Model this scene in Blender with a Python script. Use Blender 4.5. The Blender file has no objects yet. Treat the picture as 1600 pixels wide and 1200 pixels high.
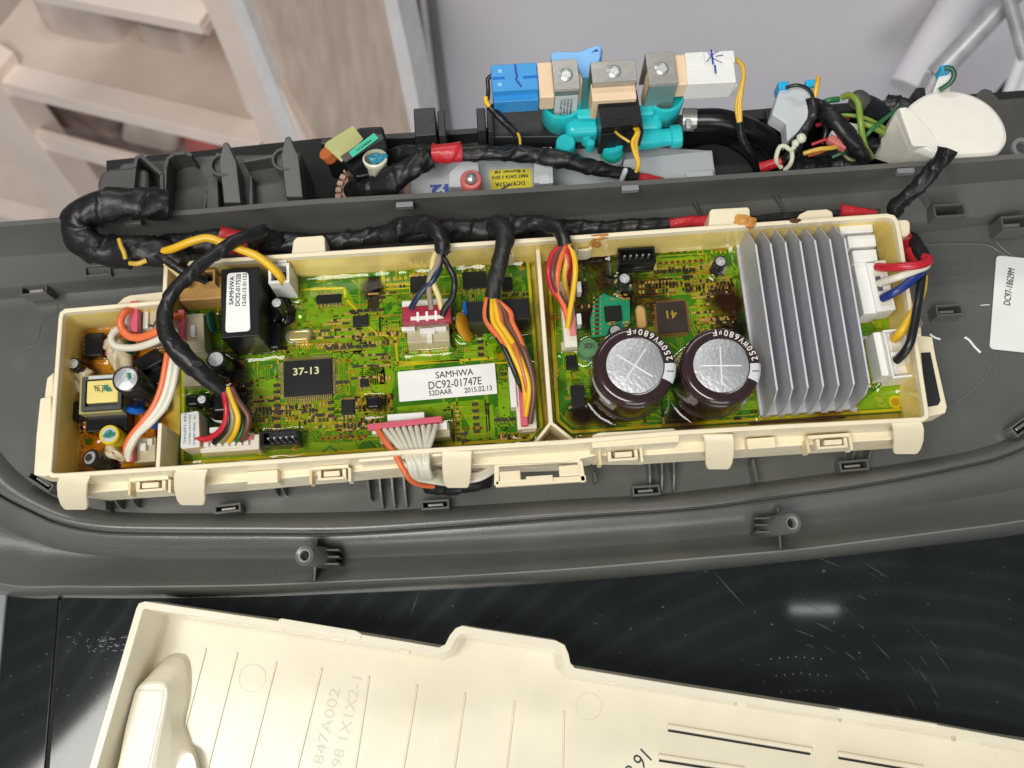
import bpy, bmesh, math, random
import numpy as np
from mathutils import Vector, Matrix
random.seed(7)
rng = np.random.default_rng(5)
SC = bpy.context.scene
COL = SC.collection
S = 0.01                       # everything below is written in centimetres
# ------------------------------------------------------------------ camera
FPX, TH, DIST = 1600.0, math.radians(15), 42.0
CAM = Vector((0, -DIST*math.sin(TH), DIST*math.cos(TH)))
cam = bpy.data.cameras.new('camera'); camo = bpy.data.objects.new('camera', cam); COL.objects.link(camo)
cam.sensor_width = 36; cam.lens = 36*FPX/1600
cam.clip_start = 0.01; cam.clip_end = 50
camo.location = CAM*S; camo.rotation_euler = (TH, 0, 0)
cam.dof.use_dof = True; cam.dof.focus_distance = 0.415; cam.dof.aperture_fstop = 13
SC.camera = camo
# ------------------------------------------------------------------ light
w = bpy.data.worlds.new('World'); SC.world = w; w.use_nodes = True
w.node_tree.nodes['Background'].inputs[0].default_value = (0.93, 0.97, 1.0, 1)
w.node_tree.nodes['Background'].inputs[1].default_value = 0.17
def area(name, loc, target, sx, sy, power, color):
    l = bpy.data.lights.new(name, 'AREA'); l.shape = 'RECTANGLE'; l.size = sx*S; l.size_y = sy*S
    l.energy = power; l.color = color
    o = bpy.data.objects.new(name, l); COL.objects.link(o)
    o.location = Vector(loc)*S
    d = (Vector(target)-Vector(loc)); o.rotation_euler = d.to_track_quat('-Z', 'Y').to_euler()
    return o
area('ceiling_light', (-42, -55, 150), (0, 4, 0), 100, 50, 23, (1.0, 0.97, 0.91))
area('front_fill_light', (25, -190, 75), (5, 40, -25), 120, 110, 15, (0.97, 0.98, 1.0))  # added frontal fill, brightens the faces turned to the camera
area('ceiling_lamp', (57, -2, 150), (57, -1.9, 0), 9, 1.0, 0.03, (0.92, 0.98, 1.0))
area('ceiling_tube_light', (-30, 130, 140), (0, 10, -5), 130, 12, 10, (1.0, 0.98, 0.94))
SC.view_settings.view_transform = 'Standard'; SC.view_settings.look = 'None'
SC.view_settings.exposure = 0.0; SC.view_settings.gamma = 1
SC.cycles.max_bounces = 8; SC.cycles.transparent_max_bounces = 12
SC.cycles.use_denoising = True

# ------------------------------------------------------------------ pixel <-> place
CT, ST = math.cos(TH), math.sin(TH)
RX, RY, RZ = Vector((1,0,0)), Vector((0,CT,ST)), Vector((0,-ST,CT))
def ray(px, py): return RX*((px-800)/FPX) + RY*(-(py-600)/FPX) - RZ
def P(px, py, z=0.0):
    d = ray(px, py); t = (z-CAM.z)/d.z
    return CAM + d*t
def Pd(px, py, depth): return CAM + ray(px, py)*depth
def proj(p):
    v = Vector(p)-CAM; c = -v.dot(RZ)
    return (800+FPX*v.dot(RX)/c, 600-FPX*v.dot(RY)/c)
def pxlen(p, d):
    a = proj(p-d*0.5); b = proj(p+d*0.5); return math.hypot(a[0]-b[0], a[1]-b[1])
ZR = 2.2
BX = ((P(1452,655,ZR)-P(80,743,ZR)).normalized() + (P(1383,334,ZR)-P(262,410,ZR)).normalized()).normalized()
BY = Vector((-BX.y, BX.x, 0)); UP = Vector((0,0,1))

# ------------------------------------------------------------------ materials
def hx(h):
    h = h.lstrip('#'); v = [int(h[i:i+2],16)/255 for i in (0,2,4)]
    return tuple(c/12.92 if c <= .04045 else ((c+.055)/1.055)**2.4 for c in v)
def mat(name, col, rough=.5, metal=0, var=.06, bump=0.0, bscale=300, coat=0, emit=None, es=0, sub=0, vscale=60, rvar=.08, spec=.5, bdist=.0006, col2=None, c2lo=.45, c2hi=.6, c2scale=80, alpha=1, stretch=None):
    if isinstance(col, str): col = hx(col)
    m = bpy.data.materials.new(name); m.use_nodes = True
    nt = m.node_tree; N = nt.nodes; L = nt.links
    b = N['Principled BSDF']
    b.inputs['Metallic'].default_value = metal
    b.inputs['Specular IOR Level'].default_value = spec
    b.inputs['Coat Weight'].default_value = coat
    b.inputs['Coat Roughness'].default_value = .08
    if sub:
        b.inputs['Subsurface Weight'].default_value = sub; b.inputs['Subsurface Radius'].default_value = (.004,.003,.002)
        b.inputs['Subsurface Scale'].default_value = .5
    tc = N.new('ShaderNodeTexCoord'); mp = N.new('ShaderNodeMapping'); L.new(tc.outputs['Object'], mp.inputs['Vector'])
    if stretch: mp.inputs['Scale'].default_value = stretch
    n1 = N.new('ShaderNodeTexNoise'); n1.inputs['Scale'].default_value = vscale; n1.inputs['Detail'].default_value = 5
    L.new(mp.outputs[0], n1.inputs['Vector'])
    mr = N.new('ShaderNodeMapRange'); mr.inputs['From Min'].default_value=.3; mr.inputs['From Max'].default_value=.7
    mr.inputs['To Min'].default_value = 1-var; mr.inputs['To Max'].default_value = 1+var
    L.new(n1.outputs['Fac'], mr.inputs['Value'])
    mx = N.new('ShaderNodeMix'); mx.data_type='RGBA'; mx.blend_type='MULTIPLY'; mx.inputs['Factor'].default_value=1
    mx.inputs['A'].default_value = (*col,1)
    cmb = N.new('ShaderNodeCombineColor')
    for i in range(3): L.new(mr.outputs[0], cmb.inputs[i])
    L.new(cmb.outputs[0], mx.inputs['B'])
    out = mx.outputs['Result']
    if col2 is not None:
        if isinstance(col2, str): col2 = hx(col2)
        n3 = N.new('ShaderNodeTexNoise'); n3.inputs['Scale'].default_value = c2scale; n3.inputs['Detail'].default_value = 6
        L.new(mp.outputs[0], n3.inputs['Vector'])
        r3 = N.new('ShaderNodeMapRange'); r3.inputs['From Min'].default_value=c2lo; r3.inputs['From Max'].default_value=c2hi
        L.new(n3.outputs['Fac'], r3.inputs['Value'])
        m3 = N.new('ShaderNodeMix'); m3.data_type='RGBA'; L.new(r3.outputs[0], m3.inputs['Factor'])
        L.new(out, m3.inputs['A']); m3.inputs['B'].default_value = (*col2,1); out = m3.outputs['Result']
    L.new(out, b.inputs['Base Color'])
    r2 = N.new('ShaderNodeMapRange'); r2.inputs['To Min'].default_value = max(0.02,rough-rvar); r2.inputs['To Max'].default_value = min(1,rough+rvar)
    n2 = N.new('ShaderNodeTexNoise'); n2.inputs['Scale'].default_value = vscale*.6; n2.inputs['Detail'].default_value=6
    L.new(mp.outputs[0], n2.inputs['Vector']); L.new(n2.outputs['Fac'], r2.inputs['Value']); L.new(r2.outputs[0], b.inputs['Roughness'])
    if bump:
        nb = N.new('ShaderNodeTexNoise'); nb.inputs['Scale'].default_value = bscale; nb.inputs['Detail'].default_value=4
        L.new(mp.outputs[0], nb.inputs['Vector'])
        bp = N.new('ShaderNodeBump'); bp.inputs['Strength'].default_value = min(1,bump); bp.inputs['Distance'].default_value = bdist
        L.new(nb.outputs['Fac'], bp.inputs['Height']); L.new(bp.outputs[0], b.inputs['Normal'])
    if emit:
        b.inputs['Emission Color'].default_value = (*emit,1); b.inputs['Emission Strength'].default_value = es
    return m
M = {}
M['cream'] = mat('cream_plastic', (.83,.74,.53), .34, col2=(.74,.60,.36), c2lo=.58, c2hi=.8, c2scale=30, var=.05, bump=.08, bscale=250)
M['cover'] = mat('cover_plastic', (.75,.70,.56), .24, var=.04, col2=(.72,.65,.48), c2lo=.55, c2hi=.8, c2scale=14, bump=.06, bscale=120)
M['amberwall'] = mat('resin_stained_cream_plastic', (.84,.66,.22), .22, var=.10, vscale=40, col2=(.70,.46,.10), c2lo=.5, c2hi=.75, c2scale=30)
M['cream_deep'] = mat('deep_cream_plastic', (.75,.62,.38), .35, var=.1)
M['grey'] = mat('grey_plastic', (.108,.110,.103), .25, col2=(.135,.132,.120), c2lo=.55, c2hi=.75, c2scale=22, var=.08, bump=.10, bscale=900, rvar=.06, vscale=25)
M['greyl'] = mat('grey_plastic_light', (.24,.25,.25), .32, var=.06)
M['dark'] = mat('dark_plastic', (.020,.021,.021), .38, var=.15, bump=.1)
M['dgrey'] = mat('dark_grey_plastic', (.078,.074,.068), .45, var=.12, bump=.1)
M['lgrey'] = mat('light_grey_plastic', (.50,.53,.55), .42, var=.05)
M['black'] = mat('black_plastic', (.008,.008,.009), .26, var=.2, spec=.35)
M['blackm'] = mat('black_moulding', (.010,.010,.011), .36, var=.2, spec=.32)
M['void'] = mat('dark_interior', (.006,.006,.007), .7)
M['tape'] = mat('black_tape', (.009,.009,.010), .42, var=.25, bump=1, bscale=75, bdist=.0013, rvar=.16, spec=.45)
M['tapem'] = mat('black_cloth_tape', (.012,.012,.012), .55, var=.2, bump=.5, bscale=700)
M['redtape'] = mat('red_tape', (.50,.02,.03), .38, bump=1, bscale=75, bdist=.0018)
M['white'] = mat('white_nylon', (.80,.80,.77), .35, var=.03)
M['wconn'] = mat('ivory_nylon', (.74,.70,.60), .38, var=.05)
M['clear'] = mat('stained_nylon', (.50,.45,.30), .30, var=.10)
M['tan'] = mat('tan_nylon', (.62,.36,.12), .32, var=.08)
M['pink'] = mat('pink_nylon', (.62,.10,.15), .38)
M['red'] = mat('crimson_nylon', (.34,.02,.045), .38, bump=.4, bscale=400)
M['salmon'] = mat('salmon_nylon', (.68,.20,.18), .38)
M['alu'] = mat('can_aluminium', (.52,.53,.55), .42, metal=.6, var=.08, bump=.5, bscale=600, rvar=.1)
M['alud'] = mat('scored_aluminium', (.85,.85,.86), .35, metal=.2)
M['sink'] = mat('heatsink_aluminium', (.56,.57,.61), .38, metal=.3, var=.06, bump=.25, bscale=200, stretch=(1,12,1), rvar=.08)
M['sinke'] = mat('cut_aluminium_edge', (.72,.73,.77), .4, metal=.3, var=.04)
M['steel'] = mat('zinc_steel', (.42,.41,.38), .34, metal=.7, bump=.15, bscale=200, var=.05)
M['screw'] = mat('bright_screw', (.72,.76,.74), .3, metal=.8)
M['gold'] = mat('gilt_solder', (.60,.40,.06), .28, metal=.5, var=.2)
M['goldf'] = mat('gold_flash', (.78,.66,.03), .3, metal=.2, var=.15)
M['lead'] = mat('tinned_lead', (.50,.38,.16), .3, metal=.7)
M['copperlead'] = mat('coppery_lead', (.42,.19,.08), .35, metal=.5)
M['pcb'] = mat('board_green', (.032,.21,.008), .35, var=.15, vscale=150)
M['pour'] = mat('copper_pour_green', (.23,.44,.010), .35, var=.12, vscale=200)
M['pcbb'] = mat('board_amber', (.60,.34,.05), .35, var=.2, vscale=150)
M['pourb'] = mat('copper_pour_amber', (.74,.46,.09), .35, var=.12)
M['silk'] = mat('yellow_silkscreen', (.60,.52,.08), .5)
M['silkw'] = mat('pale_silkscreen', (.66,.66,.36), .5)
M['chip'] = mat('chip_epoxy', (.010,.011,.010), .40, spec=.3, var=.2, bump=.2, bscale=900)
M['compo'] = mat('small_part_brown', (.028,.020,.010), .4, var=.3)
M['compy'] = mat('small_part_tan', (.42,.27,.05), .4, var=.2)
M['chipb'] = mat('chip_brown_epoxy', (.030,.020,.012), .40, var=.2)
M['sleeve'] = mat('brown_capacitor_sleeve', (.030,.013,.015), .20, var=.08, coat=.5)
M['sleeveb'] = mat('black_capacitor_sleeve', (.013,.013,.014), .22, coat=.4)
M['sticker'] = mat('white_sticker', (.82,.82,.80), .42, var=.02)
M['stickerg'] = mat('grey_white_sticker', (.62,.64,.64), .42, var=.03)
M['ink'] = mat('black_ink', (.025,.025,.028), .5)
M['inkg'] = mat('grey_ink', (.10,.11,.12), .5)
M['inkw'] = mat('white_ink', (.70,.69,.64), .5)
M['inkblue'] = mat('blue_marker_ink', (.03,.06,.35), .45)
M['inkteal'] = mat('teal_marker_ink', (.02,.22,.16), .45)
M['yellowst'] = mat('yellow_sticker', (.78,.66,.05), .42)
M['teal'] = mat('teal_plastic', (.025,.58,.62), .30, var=.08, sub=.1)
M['teald'] = mat('green_teal_plastic', (.01,.36,.28), .3)
M['bluep'] = mat('blue_nylon', (.035,.30,.68), .34)
M['bluel'] = mat('light_blue_plastic', (.25,.55,.95), .36)
M['coil'] = mat('peach_coil_plastic', (.80,.60,.40), .45, var=.04)
M['whitep'] = mat('white_cap_plastic', (.85,.82,.74), .38, var=.03, bump=.15, bscale=400, col2=(.78,.72,.62), c2lo=.62, c2hi=.75, c2scale=40)
M['blued'] = mat('blue_varistor', (.01,.15,.62), .18, coat=.5)
M['yelld'] = mat('mustard_varistor', (.62,.30,.02), .15, coat=.6)
M['greend'] = mat('dark_green_disc', (.012,.07,.04), .2, coat=.4)
M['greenl'] = mat('green_inductor', (.10,.24,.10), .3, coat=.3)
M['glue'] = mat('beige_glue', (.66,.56,.38), .28, bump=.3, bscale=90, sub=.1)
M['glueo'] = mat('dried_orange_glue', (.62,.30,.07), .25, bump=.5, bscale=200, col2=(.40,.13,.02))
M['yellow'] = mat('transformer_yellow_tape', (.74,.62,.20), .4)
M['ferrite'] = mat('ferrite', (.05,.05,.045), .5, bump=.3)
M['mylar'] = mat('olive_bobbin', (.36,.33,.12), .35)
M['led'] = mat('green_led', (.1,.8,.1), .3, emit=(.3,1,.15), es=4)
M['tealg'] = mat('teal_module_board', (.015,.26,.12), .3)
M['rosy'] = mat('rosy_rubber', (.68,.17,.17), .4)
M['tansp'] = mat('tan_gear_plastic', (.46,.30,.22), .45)
M['olive'] = mat('olive_label_paper', (.42,.42,.17), .5)
M['greenst'] = mat('green_sticker', (.03,.50,.30), .45)
M['stain'] = mat('burnt_stain', (.10,.045,.015), .25, col2=(.05,.02,.01))
WC = dict(red=(.50,.015,.03), black=(.012,.012,.014), orange=(.75,.16,.05), white=(.66,.63,.52), yellow=(.78,.46,.02), brown=(.13,.055,.04),
          blue=(.01,.03,.18), olive=(.26,.22,.10), cream=(.70,.58,.25), navy=(.01,.025,.06), gold=(.60,.38,.05), green=(.02,.16,.05), greyb=(.30,.24,.17), rust=(.50,.14,.04), dkgreen=(.02,.09,.04), lime=(.20,.30,.04))
for k,c in WC.items(): M['w_'+k] = mat(k+'_wire_insulation', c, .34, var=.05, bump=.15, bscale=500)

# black glass: dust and wiping marks, plus painted teal haze for the ceiling's reflection
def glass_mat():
    m = bpy.data.materials.new('dusty_black_glass_painted_sheen'); m.use_nodes=True; N=m.node_tree.nodes; L=m.node_tree.links
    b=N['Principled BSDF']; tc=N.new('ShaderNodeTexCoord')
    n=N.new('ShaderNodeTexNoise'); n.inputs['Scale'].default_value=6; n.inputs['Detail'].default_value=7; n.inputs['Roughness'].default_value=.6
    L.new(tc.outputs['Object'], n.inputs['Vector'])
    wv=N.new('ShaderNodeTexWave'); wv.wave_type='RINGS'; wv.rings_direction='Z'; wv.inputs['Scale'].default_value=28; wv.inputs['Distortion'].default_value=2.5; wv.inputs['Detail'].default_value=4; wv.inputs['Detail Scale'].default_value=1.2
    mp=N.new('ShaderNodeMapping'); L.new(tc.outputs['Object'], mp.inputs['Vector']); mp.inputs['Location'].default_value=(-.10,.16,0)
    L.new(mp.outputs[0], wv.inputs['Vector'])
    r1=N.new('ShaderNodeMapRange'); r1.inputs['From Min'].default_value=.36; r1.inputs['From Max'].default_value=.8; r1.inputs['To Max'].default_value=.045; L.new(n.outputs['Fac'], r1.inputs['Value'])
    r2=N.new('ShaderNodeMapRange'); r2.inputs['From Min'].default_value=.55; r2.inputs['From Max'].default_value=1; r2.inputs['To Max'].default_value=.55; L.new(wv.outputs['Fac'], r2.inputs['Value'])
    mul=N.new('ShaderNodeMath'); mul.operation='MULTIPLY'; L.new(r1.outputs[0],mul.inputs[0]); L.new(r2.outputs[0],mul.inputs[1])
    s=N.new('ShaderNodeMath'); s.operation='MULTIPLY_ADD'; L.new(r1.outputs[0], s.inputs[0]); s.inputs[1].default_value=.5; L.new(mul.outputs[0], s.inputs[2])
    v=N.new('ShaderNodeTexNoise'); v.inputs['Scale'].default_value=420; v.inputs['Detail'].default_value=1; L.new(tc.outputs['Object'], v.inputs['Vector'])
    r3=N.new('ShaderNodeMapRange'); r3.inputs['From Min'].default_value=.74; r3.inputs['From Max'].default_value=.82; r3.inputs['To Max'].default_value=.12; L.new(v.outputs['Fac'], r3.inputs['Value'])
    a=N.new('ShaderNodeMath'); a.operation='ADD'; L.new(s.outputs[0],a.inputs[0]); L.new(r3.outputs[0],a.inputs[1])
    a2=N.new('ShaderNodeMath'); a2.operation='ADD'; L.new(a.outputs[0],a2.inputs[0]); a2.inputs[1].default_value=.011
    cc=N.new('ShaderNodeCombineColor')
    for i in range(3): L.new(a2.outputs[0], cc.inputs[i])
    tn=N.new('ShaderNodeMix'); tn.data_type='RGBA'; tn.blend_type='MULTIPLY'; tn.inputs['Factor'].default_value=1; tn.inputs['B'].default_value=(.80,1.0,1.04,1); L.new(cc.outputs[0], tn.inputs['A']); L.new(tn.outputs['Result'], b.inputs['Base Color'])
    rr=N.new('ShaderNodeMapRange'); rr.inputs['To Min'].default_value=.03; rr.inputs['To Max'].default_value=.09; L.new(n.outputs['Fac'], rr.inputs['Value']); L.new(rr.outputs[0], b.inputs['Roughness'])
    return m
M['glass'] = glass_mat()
# amber potting resin: clear tinted gloss
def resin_mat(name, tint, tint2, scale=14, lo=.45, hi=.6, spots=()):
    m = bpy.data.materials.new(name); m.use_nodes=True; N=m.node_tree.nodes; L=m.node_tree.links
    for n in list(N):
        if n.type!='OUTPUT_MATERIAL': N.remove(n)
    out=[n for n in N if n.type=='OUTPUT_MATERIAL'][0]
    tr=N.new('ShaderNodeBsdfTransparent'); gl=N.new('ShaderNodeBsdfGlossy'); gl.inputs['Roughness'].default_value=.045
    tc=N.new('ShaderNodeTexCoord'); n=N.new('ShaderNodeTexNoise'); n.inputs['Scale'].default_value=scale; n.inputs['Detail'].default_value=5
    L.new(tc.outputs['Object'], n.inputs['Vector'])
    r=N.new('ShaderNodeMapRange'); r.inputs['From Min'].default_value=lo; r.inputs['From Max'].default_value=hi; L.new(n.outputs['Fac'], r.inputs['Value'])
    mx=N.new('ShaderNodeMix'); mx.data_type='RGBA'; mx.inputs['A'].default_value=(*tint,1); mx.inputs['B'].default_value=(*tint2,1); L.new(r.outputs[0], mx.inputs['Factor'])
    last=mx.outputs['Result']; geo=N.new('ShaderNodeNewGeometry')
    for (c,r_) in spots:      # scorched patches with ragged edges, fixed in the resin
        d=N.new('ShaderNodeVectorMath'); d.operation='DISTANCE'; L.new(geo.outputs['Position'],d.inputs[0]); d.inputs[1].default_value=tuple(Vector(c)*S)
        ad=N.new('ShaderNodeMath'); ad.operation='MULTIPLY_ADD'; L.new(n.outputs['Fac'],ad.inputs[0]); ad.inputs[1].default_value=r_*S*3.0; L.new(d.outputs['Value'],ad.inputs[2])
        mr=N.new('ShaderNodeMapRange'); mr.inputs['From Min'].default_value=r_*S*2.6; mr.inputs['From Max'].default_value=r_*S*1.9; L.new(ad.outputs[0],mr.inputs['Value'])
        m2=N.new('ShaderNodeMix'); m2.data_type='RGBA'; L.new(mr.outputs[0],m2.inputs['Factor']); L.new(last,m2.inputs['A']); m2.inputs['B'].default_value=(.30,.13,.035,1); last=m2.outputs['Result']
    L.new(last, tr.inputs['Color'])
    nb=N.new('ShaderNodeTexNoise'); nb.inputs['Scale'].default_value=45; nb.inputs['Detail'].default_value=2; L.new(tc.outputs['Object'], nb.inputs['Vector'])
    bp=N.new('ShaderNodeBump'); bp.inputs['Strength'].default_value=.16; bp.inputs['Distance'].default_value=.0008; L.new(nb.outputs['Fac'], bp.inputs['Height'])
    L.new(bp.outputs[0], gl.inputs['Normal'])
    fr=N.new('ShaderNodeFresnel'); fr.inputs['IOR'].default_value=1.5; L.new(bp.outputs[0], fr.inputs['Normal'])
    ms=N.new('ShaderNodeMixShader'); L.new(fr.outputs[0], ms.inputs[0]); L.new(tr.outputs[0], ms.inputs[1]); L.new(gl.outputs[0], ms.inputs[2])
    L.new(ms.outputs[0], out.inputs['Surface'])
    return m
M['resin'] = resin_mat('amber_potting_resin', (.98,.97,.62), (.95,.90,.42), spots=[(P(583,450),.5),(P(355,640),.9),(P(425,500),1.2),(P(360,580),.9)])
M['resinb'] = resin_mat('brown_potting_resin', (.96,.80,.36), (.86,.58,.18), scale=25)
M['resinr'] = resin_mat('scorched_potting_resin', (.97,.94,.56), (.55,.33,.12), scale=32, lo=.53, hi=.64, spots=[(P(932,400),1.0),(P(948,440),.9),(P(905,455),.7),(P(925,490),1.0),(P(985,470),.8),(P(908,648),.8),(P(1140,470),.9),(P(1143,520),.7),(P(950,640),1.0),(P(1060,650),.8)])
# woods and far things
M['wood'] = mat('pale_pink_wood', (.96,.82,.73), .5, var=.07, vscale=10, stretch=(1,1,1))
M['woodb'] = mat('shelf_board_wood', (.84,.70,.61), .5, var=.08, vscale=12)
M['woodg'] = mat('greyish_wood_panel', (.62,.50,.42), .5, var=.16, vscale=14, stretch=(6,6,.5))
M['whitew'] = mat('white_edging', (.88,.88,.88), .45)
M['wall'] = mat('lavender_wall', (.76,.74,.79), .6, var=.03, vscale=4)
M['wallg'] = mat('grey_moulding', (.24,.235,.23), .5, var=.05)
M['floor'] = mat('pinkish_floor', (.42,.36,.33), .5, var=.08, vscale=6)
M['pole'] = mat('grey_metal_pole', (.42,.42,.43), .35, metal=.2, var=.25, vscale=60)
M['bag'] = mat('milky_plastic', (.60,.52,.47), .4, var=.2, vscale=18)
M['bagd'] = mat('brown_plastic_wrap', (.25,.19,.17), .3, var=.4, vscale=40)
M['redbox'] = mat('red_packet', (.55,.16,.14), .4)

# ------------------------------------------------------------------ mesh builders
class MB:
    def __init__(s): s.v=[]; s.f=[]; s.m=[]
    def add(s, vs, fs, mi=0):
        o=len(s.v); s.v += [Vector(v) for v in vs]
        for f in fs: s.f.append(tuple(i+o for i in f)); s.m.append(mi)
        return s
    def box(s, c, ax, ay, az, hx_, hy, hz, mi=0, tx=1, ty=1):   # centre, unit axes, half sizes; tx,ty scale the top
        c=Vector(c); vs=[]
        for k,(a,b) in ((-1,(1,1)),(1,(tx,ty))):
            for i,j in ((-1,-1),(1,-1),(1,1),(-1,1)):
                vs.append(c+ax*(i*hx_*a)+ay*(j*hy*b)+az*(k*hz))
        return s.add(vs, [(3,2,1,0),(4,5,6,7),(0,1,5,4),(1,2,6,5),(2,3,7,6),(3,0,4,7)], mi)
    def prism(s, pts, z0, z1, mi=0, cap=True):       # pts world, ccw; vertical
        n=len(pts); vs=[Vector((p[0],p[1],z0)) for p in pts]+[Vector((p[0],p[1],z1)) for p in pts]
        fs=[(i,(i+1)%n,n+(i+1)%n,n+i) for i in range(n)]
        if cap: fs += [tuple(range(n,2*n)), tuple(reversed(range(n)))]
        return s.add(vs, fs, mi)
    def extr(s, pts, d, mi=0):                         # any planar loop, extruded by vector d
        n=len(pts); vs=[Vector(p) for p in pts]+[Vector(p)+d for p in pts]
        fs=[(i,(i+1)%n,n+(i+1)%n,n+i) for i in range(n)]+[tuple(range(n,2*n)), tuple(reversed(range(n)))]
        return s.add(vs, fs, mi)
    def lathe(s, c, axis, prof, n=32, mis=None, cap=True):  # prof: (r, h) from bottom up
        c=Vector(c); axis=Vector(axis).normalized()
        a=axis.orthogonal().normalized() if abs(axis.z)<.99 else Vector((1,0,0)); b=axis.cross(a).normalized()
        vs=[]; fs=[]; mm=[]
        for r,h in prof:
            for i in range(n):
                t=2*math.pi*i/n; vs.append(c+axis*h+a*(r*math.cos(t))+b*(r*math.sin(t)))
        o=len(s.v); s.v += vs
        for k in range(len(prof)-1):
            for i in range(n):
                j=(i+1)%n; s.f.append((o+k*n+i,o+k*n+j,o+(k+1)*n+j,o+(k+1)*n+i)); s.m.append(mis[k] if mis else 0)
        if cap:
            s.f.append(tuple(o+i for i in reversed(range(n)))); s.m.append(mis[0] if mis else 0)
            s.f.append(tuple(o+(len(prof)-1)*n+i for i in range(n))); s.m.append(mis[-1] if mis else 0)
        return s
    def grid(s, rows, mi=0):
        n=len(rows[0]); vs=[p for r in rows for p in r]
        return s.add(vs, [(k*n+i,k*n+i+1,(k+1)*n+i+1,(k+1)*n+i) for k in range(len(rows)-1) for i in range(n-1)], mi)
LOC = {}
def tagit(o, label=None, cat=None, group=None, kind=None):
    if label: o['label']=label
    if cat: o['category']=cat
    if group: o['group']=group
    if kind: o['kind']=kind
    return o
def obj(name, mb, mats, parent=None, smooth=False, bev=0, loc=None, label=None, cat=None, group=None, kind=None, seg=2, fixn=False):
    if not isinstance(mats,(list,tuple)): mats=[mats]
    vs=mb.v
    if loc is None:
        xs=[v.x for v in vs]; ys=[v.y for v in vs]; zs=[v.z for v in vs]
        loc=Vector(((min(xs)+max(xs))/2,(min(ys)+max(ys))/2,min(zs)))
    me=bpy.data.meshes.new(name)
    me.from_pydata([tuple((v-loc)*S) for v in vs],[],mb.f)
    for m in mats: me.materials.append(M[m] if isinstance(m,str) else m)
    if len(mats)>1: me.polygons.foreach_set('material_index', mb.m)
    if smooth: me.polygons.foreach_set('use_smooth',[True]*len(me.polygons))
    if fixn or True:
        bm=bmesh.new(); bm.from_mesh(me)
        if len(bm.faces)<60000: bmesh.ops.recalc_face_normals(bm, faces=bm.faces)
        bm.to_mesh(me); bm.free()
    me.update()
    o=bpy.data.objects.new(name, me); COL.objects.link(o)
    if parent is not None: o.parent=parent; o.location=(loc-LOC[parent.name])*S
    else: o.location=loc*S
    LOC[o.name]=loc
    if bev:
        b=o.modifiers.new('edge','BEVEL'); b.width=bev*S; b.segments=seg; b.limit_method='ANGLE'; b.angle_limit=math.radians(40)
        if not smooth: 
            me.polygons.foreach_set('use_smooth',[True]*len(me.polygons)); b.harden_normals=True
    if smooth and not bev:
        try: me.set_sharp_from_angle(angle=math.radians(48))
        except Exception: pass
    tagit(o,label,cat,group,kind)
    return o
def empty(name, loc, label=None, cat=None, group=None):
    o=bpy.data.objects.new(name,None); COL.objects.link(o); o.empty_display_size=.01
    o.location=Vector(loc)*S; LOC[o.name]=Vector(loc); return tagit(o,label,cat,group)
def rect(cx,cy,w,h,z,ang=0):
    """centre, half sizes in cm and axes for a rectangle given in picture measure on level z"""
    c=P(cx,cy,z); a=math.radians(ang); ax=BX*math.cos(a)+BY*math.sin(a); ay=-BX*math.sin(a)+BY*math.cos(a)
    return c,ax,ay,w/pxlen(c,ax)/2,h/pxlen(c,ay)/2
FOOT={}   # footprints for the resin skin: list of (kind, data)
CUR=[None]
def blk(name,cx,cy,w,h,z0,z1,m,parent=None,ang=0,bev=.03,tx=1,ty=1,foot=True,**k):
    c,ax,ay,hw,hh=rect(cx,cy,w,h,z1,ang)
    mb=MB().box(Vector((c.x,c.y,(z0+z1)/2)),ax,ay,UP,hw/tx if tx<1 else hw,hh/ty if ty<1 else hh,(z1-z0)/2,0,tx,ty)
    if CUR[0] and foot and z0<.15 and z1>.36: FOOT[CUR[0]].append(('r',c.x,c.y,ax.x,ax.y,hw/min(tx,1),hh/min(ty,1)))
    return obj(name,mb,m,parent,bev=bev,**k)
def ppoly(pts,z): return [P(x,y,z) for x,y in pts]
def plate(name,pts,z0,z1,m,parent=None,bev=0,**k):
    pp=ppoly(pts,z1)
    a=sum(pp[i].x*pp[(i+1)%len(pp)].y-pp[(i+1)%len(pp)].x*pp[i].y for i in range(len(pp)))
    if a<0: pp.reverse()
    return obj(name,MB().prism(pp,z0,z1),m,parent,bev=bev,**k)
def spline(pts,step=.12):
    pts=[Vector(p) for p in pts]; Q=[pts[0]*2-pts[1]]+pts+[pts[-1]*2-pts[-2]]; out=[]
    for i in range(1,len(Q)-2):
        p0,p1,p2,p3=Q[i-1:i+3]; n=max(2,int((p2-p1).length/step))
        for j in range(n):
            t=j/n; out.append(.5*((2*p1)+(p2-p0)*t+(2*p0-5*p1+4*p2-p3)*t*t+(3*p1-p0-3*p2+p3)*t**3))
    out.append(pts[-1]); return out
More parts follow.
